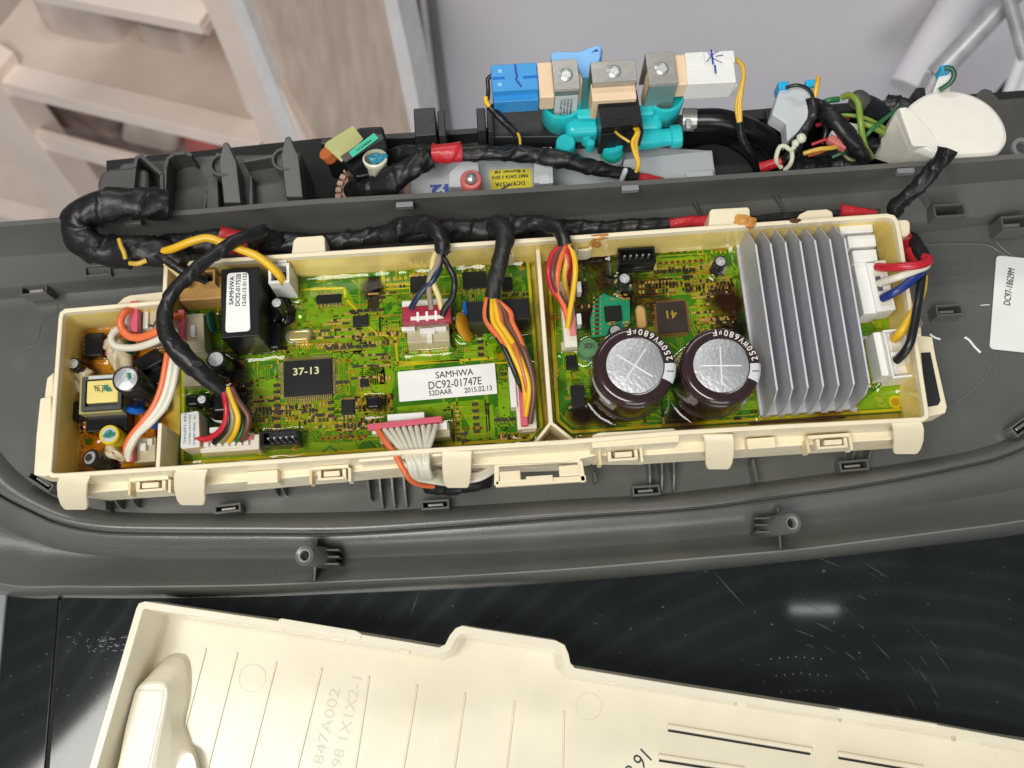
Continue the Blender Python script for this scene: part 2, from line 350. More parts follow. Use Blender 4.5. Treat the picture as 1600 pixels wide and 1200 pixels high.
def tube(mb,path,r,n=10,mi=0,wr=0,tape=0,seed=0,cap=True):
    m=len(path); rr=r if callable(r) else (lambda t:r)
    T=[(path[min(i+1,m-1)]-path[max(i-1,0)]).normalized() for i in range(m)]
    a=T[0].orthogonal().normalized(); o=len(mb.v); s=0; R=random.Random(seed)
    ph=[R.uniform(0,6.28) for _ in range(8)]
    for i in range(m):
        if i: s+=(path[i]-path[i-1]).length
        a=(a-T[i]*a.dot(T[i])).normalized(); b=T[i].cross(a); q=rr(i/(m-1))
        for k in range(n):
            t=2*math.pi*k/n; q2=q
            if tape:
                sp=(s/tape+t/6.283)%1; q2*=1+.13*(sp-.5)+(0.04 if sp>.9 else 0)
            if wr: q2*=1+wr*(math.sin(3*t+2.1*s+ph[0])*.5+math.sin(2*t-3.7*s+ph[1])*.6+math.sin(5*t+7.3*s+ph[2])*.35+math.sin(1.3*s+ph[3])*.6+math.sin(9*s+4*t+ph[4])*.25)
            mb.v.append(path[i]+a*(q2*math.cos(t))+b*(q2*math.sin(t)))
    for i in range(m-1):
        for k in range(n):
            j=(k+1)%n; mb.f.append((o+i*n+k,o+i*n+j,o+(i+1)*n+j,o+(i+1)*n+k)); mb.m.append(mi)
    if cap:
        mb.f.append(tuple(o+k for k in reversed(range(n)))); mb.m.append(mi)
        mb.f.append(tuple(o+(m-1)*n+k for k in range(n))); mb.m.append(mi)
    return mb
def PP(pts): return [P(x,y,z) for x,y,z in pts]
def wire(name,pts,r,m,parent=None,label=None,n=8,**k):
    return obj(name,tube(MB(),spline(PP(pts)),r,n),m,parent,smooth=True,label=label,**k)
def bundle(name,pts,r,m='tape',parent=None,wr=.06,tape=1.1,seed=1,label=None,n=20,**k):
    return obj(name,tube(MB(),spline(PP(pts),.07),r,n,wr=wr,tape=tape,seed=seed),m,parent,smooth=True,label=label,**k)
def textmesh(s):
    cu=bpy.data.curves.new('t','FONT'); cu.body=s; cu.size=1; cu.resolution_u=3
    o=bpy.data.objects.new('t',cu); COL.objects.link(o)
    bpy.context.view_layer.update()
    dg=bpy.context.evaluated_depsgraph_get(); me=bpy.data.meshes.new_from_object(o.evaluated_get(dg))
    V=[v.co.copy() for v in me.vertices]; F=[tuple(p.vertices) for p in me.polygons]
    bpy.data.objects.remove(o); bpy.data.curves.remove(cu); bpy.data.meshes.remove(me)
    return V,F
def lettering(s,c,ax,ay,width,height,m,parent,name='lettering',bold=0,lift=0,mb=None,**k):
    """text centred at c, filling width x height (cm) along the axes; ax,ay world vectors"""
    V,F=textmesh(s)
    if not V: return None
    x0=min(v.x for v in V); x1=max(v.x for v in V); y0=min(v.y for v in V); y1=max(v.y for v in V)
    sy=height/(y1-y0); sx=width/(x1-x0) if width else sy
    q=MB() if mb is None else mb
    nrm=ax.cross(ay).normalized()
    offs=[(0,0)] if not bold else [(0,0),(bold,0),(0,bold),(bold,bold)]
    for n_,(dx,dy) in enumerate(offs):
        q.add([Vector(c)+ax*((v.x-(x0+x1)/2)*sx+dx)+ay*((v.y-(y0+y1)/2)*sy+dy)+nrm*(lift+.0012*n_) for v in V],F)
    if mb is not None: return q
    return obj(name,q,m,parent,**k)
def ptext(s,cx,cy,wpx,hpx,z,ang,m,parent,bold=0,lift=.008,mirror=False,**k):
    """text lying on level z; ang is measured from the board axis"""
    c,ax,ay,hw,hh=rect(cx,cy,wpx,hpx,z,ang)
    if mirror: ax=-ax
    V=lettering(s,c+UP*lift,ax,ay,2*hw,2*hh,m,parent,bold=bold,**k); return V
# ================================================================== large structure
ZG=-3.4; ZF=-2.6
def resamp(pts,n,x0=-60,x1=1660):
    xs=[p[0] for p in pts]; out=[]
    # smooth curve through the points, sampled by chord length
    sp=spline([Vector((p[0],p[1],0)) for p in pts],6)
    d=[0]
    for a,b in zip(sp,sp[1:]): d.append(d[-1]+(b-a).length)
    t=np.linspace(0,d[-1],n); X=np.interp(t,d,[p.x for p in sp]); Y=np.interp(t,d,[p.y for p in sp])
    return list(zip(X,Y))
# --- washing machine body under everything: glass lid, frame, rear well
wm=empty('washing_machine',(0,0,-6),'washing machine with dusty black glass lid, underneath the grey console','washing machine')
gl=MB(); gl.prism(ppoly([(98,905),(1900,760),(1900,1500),(52,1500)],ZG),ZG-.5,ZG)
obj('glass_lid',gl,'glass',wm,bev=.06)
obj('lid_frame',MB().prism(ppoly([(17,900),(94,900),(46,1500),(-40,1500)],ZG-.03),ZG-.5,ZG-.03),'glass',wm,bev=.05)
obj('side_panel',MB().prism(ppoly([(-320,900),(13,900),(-46,1500),(-420,1500)],ZG+.05),ZG-2,ZG+.05),'greyl',wm,bev=.1)
obj('top_cover',MB().prism(ppoly([(-320,520),(1800,380),(1900,935),(-320,930)],ZG-.6),ZG-2.5,ZG-.6),'dark',wm)

Rg=random.Random(77); mb=MB(); cg=P(1180,1240,ZG)
def streak(mb,c,r,a0,a1,wd):
    n=10; V=[]
    for s_ in (-1,1):
        for i in range(n+1):
            t=a0+(a1-a0)*i/n; rr=r+s_*wd*math.sin(math.pi*(i+.3)/(n+.6)); V.append(Vector((c.x+rr*math.cos(t),c.y+rr*math.sin(t),ZG+.006)))
    mb.add(V,[(i,i+1,n+1+i+1,n+1+i) for i in range(n)])
for i in range(34):
    r=Rg.uniform(6.2,10.6); a=Rg.uniform(.35,1.15); streak(mb,cg,r,a,a+Rg.uniform(.03,.14),Rg.uniform(.006,.022))
for x0,y0,x1,y1,wd in ((1112,890,1166,950,.03),(655,925,640,965,.02)):
    a_=P(x0,y0,ZG+.006); b_=P(x1,y1,ZG+.006); d=(b_-a_).normalized(); n_=Vector((-d.y,d.x,0))*wd; m_=(a_+b_)/2; mb.add([a_,m_-n_,b_,m_+n_],[(0,1,2,3)])
M['scuff']=mat('dry_scuff',(.055,.06,.062),.5)
obj('wiping_marks',mb,'scuff',wm,kind='stuff')
mb=MB()
for r_ in range(3):
    for k in range(7):
        c=P(1205+k*13+r_*8,1026+r_*26+abs(k-3)*1.2,ZG+.006); mb.lathe(c,UP,[(.03,0),(.03,.002)],8)
for k in range(60):
    x=Rg.uniform(105,175) if k%3 else Rg.uniform(160,215); y=Rg.uniform(995,1018) if k<40 else Rg.uniform(950,1180)
    if k%3==0 and k<40: x=Rg.uniform(155,205)
    c=P(x,y,ZG+.006); mb.box(c,Vector((1,0,0)),Vector((0,1,0)),UP,Rg.uniform(.02,.13) if k<40 and k%3==0 else .025,.02,.002)
obj('dust_specks',mb,mat('grey_dust',(.14,.15,.16),.7),wm,kind='stuff')
# --- grey control panel, upside down
pn=empty('grey_console',P(800,600,ZG),'grey plastic console lying face down across the black glass, carrying the cream box','console')
NC=150
Wt=[(-60,360),(0,354.5),(150,343.5),(300,335),(500,318.5),(800,302),(980,290.5),(1300,269),(1600,247.5),(1660,243)]
W1=[(-60,404),(0,401),(150,390),(300,378),(600,357),(900,337),(1200,311),(1400,296),(1500,288),(1600,280),(1660,275)]
L1=[(-60,455),(0,449),(132,437),(250,428),(600,405),(900,385),(1200,362),(1420,347),(1510,338),(1600,327),(1660,320)]
C4=[(-62,540),(-40,640),(0,705),(37,745),(85,776),(142,794),(212,801),(331,802),(540,800),(715,791),(890,780),(1039,771),(1240,747),(1427,721),(1540,698),(1600,668),(1650,610),(1668,540)]
C5=[(-90,560),(-70,680),(-20,755),(57,799),(99,815),(156,825),(241,828),(400,828.5),(540,828),(715,817),(890,804),(1082,791),(1240,770),(1341,756),(1483,730),(1580,705),(1680,650),(1720,560)]
C7=[(-160,600),(-100,740),(0,821),(60,848),(113,863),(227,873),(400,873),(540,872),(846,859),(1152,835),(1370,800),(1483,783),(1600,761),(1720,720),(1780,620)]
C8=[(-260,620),(-160,860),(0,911),(113,915),(227,915.5),(400,913),(540,907),(715,899),(890,888),(1082,872),(1240,858),(1341,846),(1483,828),(1600,812),(1760,780),(1880,620)]
C10=[(-275,630),(-175,875),(0,929),(113,933),(227,933.5),(400,931),(540,926),(715,919),(890,909),(1082,893),(1240,877),(1341,866),(1483,849),(1600,834),(1770,801),(1895,630)]
def curve(pts,z,dx=0,dy=0): return [P(x+dx,y+dy,z) for x,y in resamp(pts,NC)]
ct=curve(Wt,1.7); ctb=[p+Vector((0,.22,0)) for p in ct]
rows=[[Vector((p.x,p.y,ZG-1)) for p in ctb],ctb,ct,curve(W1,-.75),[p+Vector((0,-.05,-.05)) for p in curve(W1,-.75)],curve(L1,-1.35)]
l1=rows[-1]; rows.append([p+Vector((0,-.04,-.06)) for p in l1]); rows.append([Vector((p.x,p.y-.06,ZF)) for p in l1])
obj('rear_wall',MB().grid(rows),'grey',pn,smooth=True)
fl=MB(); f0=[Vector((p.x,p.y-.0,ZF+.002)) for p in l1]; c4=curve(C4,ZF)
fl.grid([[f0[i].lerp(c4[i],t) for i in range(NC)] for t in (0,.05,.12,.35,.65,.92,1)])
obj('panel_floor',fl,'grey',pn,smooth=True)
def blend(A,B,t,dz): return [a.lerp(b,t)+UP*dz for a,b in zip(A,B)]
c5=curve(C5,-1.95); c5b=curve(C5,-1.97,0,1.2); c5c=curve(C5,-2.2,0,2.5); c5d=curve(C5,-2.2,0,4.5); c6=curve(C5,-1.93,0,6.5); c6b=curve(C5,-1.9,0,8.5); c6c=curve(C5,-2.02,0,10)
c7=curve(C7,-2.75); c8=curve(C8,-1.55); c9=curve(C8,-1.5,0,2.2); c10=curve(C10,ZG+.25)
rows=[c4,[p+UP*.08 for p in blend(c4,c5,.06,0)],blend(c4,c5,.25,.18),blend(c4,c5,.5,.25),blend(c4,c5,.78,.18),blend(c4,c5,.92,.08),c5,c5b,c5c,c5d,c6,c6b,c6c,blend(c6c,c7,.2,.10),blend(c6c,c7,.5,.14),blend(c6c,c7,.8,.06),c7,blend(c7,c8,.15,-.10),blend(c7,c8,.5,-.12),blend(c7,c8,.92,.0),c8,c9,[p+UP*-.02 for p in curve(C8,-1.52,0,4)],c10,[Vector((p.x,p.y+.02,ZG+.02)) for p in c10]]
i6=rows.index(c6c); i7=rows.index(c7); i8=rows.index(c8); i9=rows.index(c9)
for nm_,a_,b_ in (('front_rim',0,i6),('front_rim_upper',i6,i7),('front_rim_lower',i7,i8),('lip_edge_highlight',i8,i9),('outer_lip',i9,len(rows)-1)):
    obj(nm_,MB().grid(rows[a_:b_+1]),'greyl' if nm_=='lip_edge_highlight' else 'grey',pn,smooth=True)  # lip edge in lighter grey: its highlight is painted into the colour
# tabs on the rear wall's edge
for x,y in ((632,318),(985,292),(1416,265),(207,345)):
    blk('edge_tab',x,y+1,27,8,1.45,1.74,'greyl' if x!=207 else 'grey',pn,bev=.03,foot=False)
# ribs on the rear wall
for x0,y0,x1,y1 in ((1083,314,1096,341),(1208,300,1226,332),(1440,300,1456,325),(540,357,545,368),(290,362,292,372)):
    a=P(x0,y0,-.1); b=P(x1,y1+5,-1.0); c=Vector((a.x,a.y,-1.3)); mb=MB(); d=Vector((.09,0,0))
    mb.extr([a,P(x1,y1,-.95),Vector((b.x,b.y,-1.5)),Vector((a.x,a.y+.4,-1.4))],d); obj('rib',mb,'grey',pn)
# rectangular clip sockets
def socket(x,y,wpx,hpx,z0,z1,ang=0,lit='greyl',tongue=True,label=None):
    c,ax,ay,hw,hh=rect(x,y,wpx,hpx,z1,ang); t=.09; zc=(z0+z1)/2; hz=(z1-z0)/2
    mb=MB(); C=Vector((c.x,c.y,zc))
    mb.box(C+ay*(hh-t/2),ax,ay,UP,hw,t/2,hz); mb.box(C-ay*(hh-t/2),ax,ay,UP,hw,t/2,hz)
    mb.box(C+ax*(hw-t/2),ax,ay,UP,t/2,hh-t-.002,hz-.003); mb.box(C-ax*(hw-t/2),ax,ay,UP,t/2,hh-t-.002,hz-.003)
    o=obj('clip_socket',mb,'grey',pn,bev=.02,label=label)
    obj('socket_hole',MB().box(Vector((c.x,c.y,z0+.06)),ax,ay,UP,hw-t-.01,hh-t-.01,.04),'void',o)
    if tongue:
        obj('spring_tongue',MB().box(C+ay*(hh*.05)+UP*(hz*.2),ax,ay,UP,hw*.55,hh*.28,.05),'steel',o,bev=.03)
    return o
for x,y,w_,h_,a in ((355,794,42,14,3),(680,788,44,15,0),(1010,766,44,16,0),(1335,727,46,17,1)): socket(x,y,w_,h_,ZF+.05,ZF+.75,a)
socket(52,451,42,18,ZF+.3,ZF+1.15,2); socket(152,422,42,18,-1.5,-1.0,2,tongue=False)
socket(1484,328,50,21,-1.3,-.55,0,tongue=False); socket(1588,347,46,22,-2.2,-1.1,0); socket(1484,484,42,18,ZF,ZF+.9,0)
socket(62,752,44,15,ZF+.1,ZF+.9,-36); socket(1600,664,40,20,ZF+.2,ZF+.8,30)
# ribs on the floor in front of the box
for x,y,h_ in ((575,760,40),(163,788,16),(1180,735,36),(930,745,14)):
    blk('rib',x,y,4,h_,ZF,ZF+.9,'grey',pn,ang=4,bev=.01,foot=False)
def bracket(x,y,wpx,hpx,nf):
    c,ax,ay,hw,hh=rect(x,y,wpx,hpx,ZF+1.2)
    mb=MB()
    for i in range(nf):
        u=-hw+2*hw*i/(nf-1)
        p=Vector((c.x,c.y,ZF))+ax*(u-.04)
        mb.extr([p+ay*hh+UP*1.2,p+ay*hh,p-ay*hh,p-ay*(hh)+UP*.35,p-ay*hh*.1+UP*.9],ax*.08)
    mb.box(Vector((c.x,c.y,ZF+.6))+ay*(hh+.05),ax,ay,UP,hw+.04,.05,.6)
    obj('ribbed_bracket',mb,'grey',pn)
bracket(612,763,38,50,3); bracket(1036,738,38,50,3); bracket(432,762,12,14,2); bracket(1352,700,26,30,2); bracket(190,782,26,14,2)
# screw bosses with their webbed bases
def boss(x,y,side):
    zt=-.35; c=P(x,y,zt)
    d=(Vector((side*.28,.04,-1.0))).normalized()
    mb=MB(); mb.lathe(c,d*-1,[(.46,-2.1),(.44,-1.2),(.42,-.05),(.395,0),(.28,.0),(.23,-.05),(.19,-.5)],28,cap=False)
    o=obj('screw_boss',mb,'grey',pn,smooth=True)
    obj('screw_bush',MB().lathe(c+d*.02,d*-1,[(.20,-.4),(.20,-.02),(.25,.012),(.30,.012),(.31,-.01)],28,cap=False),'greyl',o,smooth=True)
    obj('screw_hole',MB().lathe(c+d*.25,d*-1,[(.14,0),(.14,.02)],20),'void',o)
    b=c+d*1.25
    mb=MB(); 
    for k in (-.28,.0,.28): mb.box(Vector((b.x+side*.25,b.y+k,-2.15)),Vector((1,0,0)),Vector((0,1,0)),UP,.62,.035,.75)
    mb.box(Vector((b.x-side*.1,b.y-.1,-2.1)),Vector((1,0,0)),Vector((0,1,0)),UP,.04,.85,.62)
    obj('boss_web',mb,'grey',pn)
boss(475,868,1); boss(1238,817,-1)
# moulded marks on the floor
for pts in ([(-20,544,0),(40,543,0),(58,534,0),(63,515,0),(68,503,0),(88,490,0)],[(90,490,0),(92,450,0)]):
    obj('moulded_line',tube(MB(),spline([P(x,y,ZF) for x,y,_ in pts]),.025,6),'grey',pn,smooth=True)
for pts in ([(1435,384,0),(1452,382,0),(1500,380.5,0),(1540,382,0),(1560,392,0),(1580,404,0)],[(1552,346,0),(1556,375,0),(1585,400,0),(1640,410,0)],[(1400,655,0),(1470,640,0),(1530,600,0),(1565,540,0),(1580,480,0)]):
    obj('moulded_ridge',tube(MB(),spline([P(x,y,ZF-.02) for x,y,_ in pts]),.06,8),'grey',pn,smooth=True)
obj('moulded_disc',MB().lathe(P(1441,374,ZF),UP,[(.34,-.02),(.32,.03)],24),'grey',pn,smooth=True)
for s_,x,y,w_ in (('DAM-T7V-CD',1485,410,62),('DC63-0T27A',1482,425,68),('PANEL CONTROL',1486,440,74),('WA6700-RCVT',1484,456,78)):
    ptext(s_,x+2,y+2,w_,9,ZF,-178,'greyl' if 0 else 'grey',pn,mirror=True,name='moulded_lettering',lift=.02)
for pts in ([(1453,522),(1460,527),(1469,530)],[(1507,527),(1514,531),(1522,541),(1532,551)],[(1532,477),(1546,476)]):
    obj('scratch',tube(MB(),spline([P(x,y,ZF+.01) for x,y in pts]),.02 if len(pts)==2 else .05,6),'silkw' if 0 else 'whitew',pn,smooth=True)
# round-cornered sticker at the right
def rpoly(pts,r,z,n=5):
    V=[P(x,y,z) for x,y in pts]; out=[]
    for i in range(len(V)):
        a,b,c=V[i-1],V[i],V[(i+1)%len(V)]; u=(a-b).normalized(); v=(c-b).normalized()
        p0=b+u*r; p1=b+v*r
        for k in range(n+1):
            t=k/n; out.append(p0*(1-t)**2+b*(2*t*(1-t))+p1*t*t)
    ar=sum(out[i].x*out[(i+1)%len(out)].y-out[(i+1)%len(out)].x*out[i].y for i in range(len(out)))
    if ar<0: out.reverse()
    return out
def sticker(name,pts,z,r,m,parent,th=.012,**k): return obj(name,MB().prism(rpoly(pts,r,z),z-th,z),m,parent,**k)
st=sticker('part_sticker',[(1557,399),(1660,409),(1660,557),(1546,545)],ZF+.07,.22,'sticker',pn,label='white rounded sticker printed DC97-18629M')
c=P(1577,448,ZF+.078)
pa=(P(1581,415,ZF+.04)-P(1572,482,ZF+.04)).normalized()
lettering('DC97-18629M',c,pa,Vector((-pa.y,pa.x,0)),1.78,.30,'ink',st,bold=.008)

# ================================================================== cream cover on the glass
cv=empty('box_cover',P(800,1200,ZG),'empty cream plastic lid lying open side up on the black glass in the foreground','cover')
ZC=-.45; ZCF=-3.15
CO=[(60,1480),(140,1200),(213,951),(217,943),(226,940),(430,970),(560,991),(640,1004),(686,1012),(696,1007),(703,993),(712,982),(722,978),(745,982),(868,1001),(882,1008),(888,1022),(891,1036),(898,1044),(915,1047),(1060,1071),(1239,1099),(1465,1133),(1600,1158),(1760,1182),(1760,1480)]
def offs(V,d):
    n=len(V); out=[]
    for i in range(n):
        a,b,c_=V[i-1],V[i],V[(i+1)%n]; u=(b-a); v=(c_-b); u.z=v.z=0; u.normalize(); v.normalize()
        nu=Vector((-u.y,u.x,0)); nv=Vector((-v.y,v.x,0)); m_=(nu+nv); L_=m_.length
        if L_<1e-4: m_=nu
        else: m_=m_/L_
        k=d/max(.5,m_.dot(nu)); out.append(b+m_*k)
    return out
def ccw(V):
    ar=sum(V[i].x*V[(i+1)%len(V)].y-V[(i+1)%len(V)].x*V[i].y for i in range(len(V)))
    return V if ar>0 else list(reversed(V))
O=ccw(ppoly(CO,ZC)); I=offs(O,.26); I2=offs(O,.50); n=len(O)
def lvl(V,z): return [Vector((p.x,p.y,z)) for p in V]
mb=MB(); loops=[lvl(offs(O,-.12),ZG+.02),lvl(offs(O,-.02),ZC-.08),lvl(O,ZC),lvl(I,ZC),lvl(offs(O,.29),ZC-.1),lvl(offs(O,.40),ZCF+.3),lvl(offs(O,.46),ZCF+.08),lvl(offs(O,.56),ZCF-.01)]
for a,b in zip(loops,loops[1:]): mb.add(a+b,[(i,(i+1)%n,n+(i+1)%n,n+i) for i in range(n)])
SL=[((1044,1139),(1266,1176)),((1030,1186),(1160,1206)),((1310,1182),(1440,1204))]
FLR=ccw(ppoly([(70,1470),(152,1200),(226,958),(690,1022),(716,996),(868,1012),(893,1056),(1600,1170),(1750,1190),(1750,1470)],ZC))
mb.add(lvl(FLR,ZCF),[tuple(range(len(FLR)))])
obj('tray',mb,'cover',cv,smooth=True)
# raised pocket in the corner
def loft(name,loops,m,parent,cap=True,**k):
    mb=MB(); n=len(loops[0])
    for a,b in zip(loops,loops[1:]): mb.add(a+b,[(i,(i+1)%n,n+(i+1)%n,n+i) for i in range(n)])
    if cap: mb.add(loops[-1],[tuple(range(n))])
    return obj(name,mb,m,parent,smooth=True,**k)
base=[(170,1290),(208,1150),(226,1096),(235,1062),(262,1026),(288,1022),(298,1040),(298,1085),(290,1130),(302,1165),(310,1210),(300,1290)]
top=[(168,1260),(184,1200),(196,1140),(206,1100),(214,1076),(228,1070),(252,1070),(260,1080),(256,1110),(246,1150),(236,1200),(225,1260)]
def sloop(V,k=5):
    V=V+V[:1]; Q=[V[-2]]+V+[V[1]]; out=[]
    for i in range(1,len(Q)-2):
        p0,p1,p2,p3=Q[i-1:i+3]
        for j in range(k):
            t=j/k; out.append(.5*((2*p1)+(p2-p0)*t+(2*p0-5*p1+4*p2-p3)*t*t+(3*p1-p0-3*p2+p3)*t**3))
    return out
Bl=sloop(ppoly(base,ZCF+.01)); Tl=sloop(ppoly(top,-1.75))
loft('raised_pocket',[Bl,[a.lerp(b,.12)+UP*.15 for a,b in zip(Bl,Tl)],[a.lerp(b,.6)+UP*.12 for a,b in zip(Bl,Tl)],[a.lerp(b,.9)+UP*.09 for a,b in zip(Bl,Tl)],Tl,[p+UP*.0 for p in offs(ccw(Tl),.1)] if 0 else [p.lerp(sum(Tl,Vector())/len(Tl),.15) for p in Tl]],'cover',cv)
D0=sloop(ppoly([(285,1290),(266,1212),(274,1178),(292,1162),(306,1172),(316,1210),(330,1290)],ZCF+.01)); D1=sloop(ppoly([(292,1290),(274,1216),(281,1188),(293,1176),(303,1184),(309,1214),(320,1290)],-2.35))
loft('raised_dome',[D0,[a.lerp(b,.25)+UP*.2 for a,b in zip(D0,D1)],[a.lerp(b,.7)+UP*.14 for a,b in zip(D0,D1)],D1],'cover',cv)
obj('pocket_panel',MB().prism(ccw(ppoly([(214,1079),(256,1079),(252,1110),(228,1215),(180,1215),(196,1150)],-1.72)),-1.74,-1.71),'cover',cv,bev=.01)
for (x0,y0),(x1,y1) in (((322,1014),(278,1180)),((371,1020),(321,1216)),((432,1035),(386,1216)),((503,1045),(461,1216)),((577,1057),(553,1216)),((652,1072),(628,1216)),((727,1084),(708,1216)),((804,1097),(790,1216)),((881,1112),(879,1216))):
    a=P(x0,y0,ZCF); b=P(x1,y1,ZCF); d=(b-a).normalized(); s_=Vector((-d.y,d.x,0)); b=a+d*((b-a).length+3)
    obj('floor_rib',MB().box((a+b)/2+UP*.0,d,s_,UP,(b-a).length/2,.085,.085,ty=.25),'cover',cv)
for x,y,r in ((394,1060,.58),(920,1104,.56)):
    obj('ejector_ring',MB().lathe(P(x,y,ZCF),UP,[(r,-.02),(r-.02,.025),(r-.05,.025),(r-.07,-.015)],32,cap=False),'cover',cv,smooth=True)
for (x0,y0),(x1,y1) in SL:
    a=P(x0,y0,ZCF); b=P(x1,y1,ZCF); d=(b-a).normalized(); s_=Vector((-d.y,d.x,0))
    o=obj('vent_slot',MB().box((a+b)/2+UP*.02+s_*.11,d,s_,UP,(b-a).length/2+.06,.17,.12,ty=.4),'cover',cv,bev=.04)
    obj('slot_opening',MB().box((a+b)/2+UP*.012,d,s_,UP,(b-a).length/2,.10,.012),'void',o)
# catches along the rim
for x,y,w_,h_,z,a in ((335,965,20,6,-.75,-12),(433,982,18,6,-.75,-12),(528,998,20,6,-.8,-12),(632,1018,16,6,-.8,-12),(957,1066,12,6,-.8,-12),(1334,1126,38,11,-.6,-11),(1514,1157,40,11,-.6,-11),(1160,1100,18,9,-.7,-11)):
    blk('rim_catch',x,y,w_,h_,z-.5,z,'cover',cv,ang=a,bev=.04,foot=False)
obj('rim_flange',MB().prism(ccw(ppoly([(434,968),(440,966),(555,985),(566,991),(563,999),(440,980)],ZC+.06)),ZC-.3,ZC+.06),'cover',cv,bev=.04)
obj('rim_flange',MB().prism(ccw(ppoly([(1312,1106),(1465,1131),(1466,1137),(1312,1114)],ZC+.08)),ZC-.4,ZC+.08),'cover',cv,bev=.04)
c=P(518,1130,ZCF+.0); ax=(P(527,1085,ZCF)-P(500,1200,ZCF)).normalized(); ay=Vector((-ax.y,ax.x,0))
q=lettering('DJ98-01847A002',P(500,1189,ZCF+.006),ax,ay,5.7,.56,'cover',cv,mb=MB()); 
def darken(): pass
M['emb_shade']=mat('cover_plastic_relief_shade',(.58,.55,.44),.4)  # darker cover plastic: shade of the raised letters put into flat lettering
obj('embossed_lettering',q,'emb_shade',cv)
ax=(P(588,1070,ZCF)-P(560,1190,ZCF)).normalized(); ay=Vector((-ax.y,ax.x,0))
obj('embossed_lettering',lettering('PP<MF> DJ98 1X1X2-1'[7:],P(541,1142,ZCF+.006),ax,ay,4.25,.56,'cover',cv,mb=MB()),'emb_shade',cv)
ax=(P(1010,1178,ZCF)-P(990,1200,ZCF)).normalized(); ay=Vector((-ax.y,ax.x,0))
obj('handwritten_number',lettering('91',P(1003,1186,ZCF+.01),ax,ay,.55,.62,'ink',cv,mb=MB()),'ink',cv)
obj('handwritten_number',lettering('2',P(986,1204,ZCF+.01),ax,ay,.3,.5,'ink',cv,mb=MB()),'ink',cv)

# ================================================================== background
U=-(ray(1000,1500)).normalized()
B0=Pd(300,150,105)
e1=U.orthogonal().normalized(); e2=U.cross(e1)
best=None
for i in range(720):
    a=math.pi*2*i/720; h=e1*math.cos(a)+e2*math.sin(a); p=proj(B0+h*.5); q_=proj(B0-h*.5)
    if p[0]-q_[0]<=1e-6: continue
    sl=(p[1]-q_[1])/(p[0]-q_[0]); e=abs(sl-.235)
    if best is None or e<best[0]: best=(e,h)
H=best[1]; Nn=H.cross(U).normalized()
if Nn.dot(CAM-B0)<0: Nn=-Nn
def PL(px,py,off=0):     # point on the upright plane through B0, moved off cm towards the room
    r=ray(px,py); o_=B0+Nn*off; t=(o_-CAM).dot(Nn)/r.dot(Nn); return CAM+r*t
def slab(name,pts,off,th,m,parent=None,bev=.1,**k):
    V=[PL(x,y,off) for x,y in pts]; return obj(name,MB().extr(V,-Nn*th),m,parent,bev=bev,**k)
sh=empty('shelf_unit',PL(300,350),'pale pinkish wooden shelf unit standing behind at the upper left, out of focus','shelf unit')
slab('upright',[(290,-60),(338,-60),(487,236),(500,262),(425,262),(400,200)],0,4,'wood',sh)
slab('upright',[(-60,90),(-10,120),(42,200),(126,312),(150,345),(90,345),(-60,150)],1,4,'wood',sh)
obj('side_panel',MB().extr([PL(300,-60,-3),PL(306,-60,-3),PL(436,290,-3),PL(428,290,-3)],-Nn*26),'woodb',sh)
slab('rail',[(40,-14),(310,37),(318,55),(60,3)],0.5,3,'wood',sh)
slab('rail',[(0,128),(405,226),(402,242),(2,146)],0.5,3,'wood',sh)
slab('rail',[(46,207),(300,274),(300,298),(42,226)],0.6,1,'wood',sh)
slab('rail',[(-60,322),(60,352),(60,372),(-60,345)],.2,3,'wood',sh)
def deck(name,a,b,off,depth,m):
    A=PL(*a,off); B=PL(*b,off); obj(name,MB().add([A,B,B-Nn*depth,A-Nn*depth,A-U*1,B-U*1,B-Nn*depth-U*1,A-Nn*depth-U*1],[(0,1,2,3),(7,6,5,4),(0,4,5,1),(1,5,6,2),(2,6,7,3),(3,7,4,0)]),m,sh)
deck('shelf_board',(-60,113),(405,226),0,28,'woodb'); deck('shelf_board',(0,-20),(320,42),0,28,'woodb'); deck('shelf_board',(-100,312),(200,385),0,28,'woodb')
A=PL(-100,-100,-29); 
obj('back_board',MB().extr([PL(-400,-500,-29),PL(520,-300,-29),PL(620,500,-29),PL(-400,500,-29)],-Nn*1),'woodb',sh)
slab('edge_strip',[(362,-40),(378,0),(470,235),(482,262),(470,262),(436,210),(400,110),(356,0),(340,-40)],.4,3,'whitew',sh)
# things standing on the shelves
def bagbox(name,x,y,w_,h_,off,m,label,cat,r=2.5,tilt=0):
    c_=PL(x,y,off); b_=MB(); prof=[]
    k=(c_-CAM).length/FPX; a_=w_*k/2; hh=h_*k
    pts=[]
    for i in range(24):
        t=2*math.pi*i/24; pts.append(Vector((abs(math.cos(t))**.5*math.copysign(1,math.cos(t)),abs(math.sin(t))**.5*math.copysign(1,math.sin(t)),0)))
    rows=[]
    for s_,z in ((.9,0),(1,.08),(1.02,.5),(.96,.85),(.8,1)):
        rows.append([c_+H*(p.x*a_*s_)+Nn*(p.y*a_*.6*s_)+U*(z*hh) for p in pts])
    n_=24
    for A_,B_ in zip(rows,rows[1:]): b_.add(A_+B_,[(i,(i+1)%n_,n_+(i+1)%n_,n_+i) for i in range(n_)])
    b_.add(rows[-1],[tuple(range(n_))]); b_.add(rows[0],[tuple(range(n_))])
    return obj(name,b_,m,smooth=True,label=label,cat=cat)
bagbox('storage_tub',165,60,130,95,-12,'bag','large milky storage tub on the second shelf from the top, left of a smaller one','tub')
bagbox('storage_tub',290,90,95,70,-12,'bag','smaller milky tub on the second shelf beside the right upright','tub')
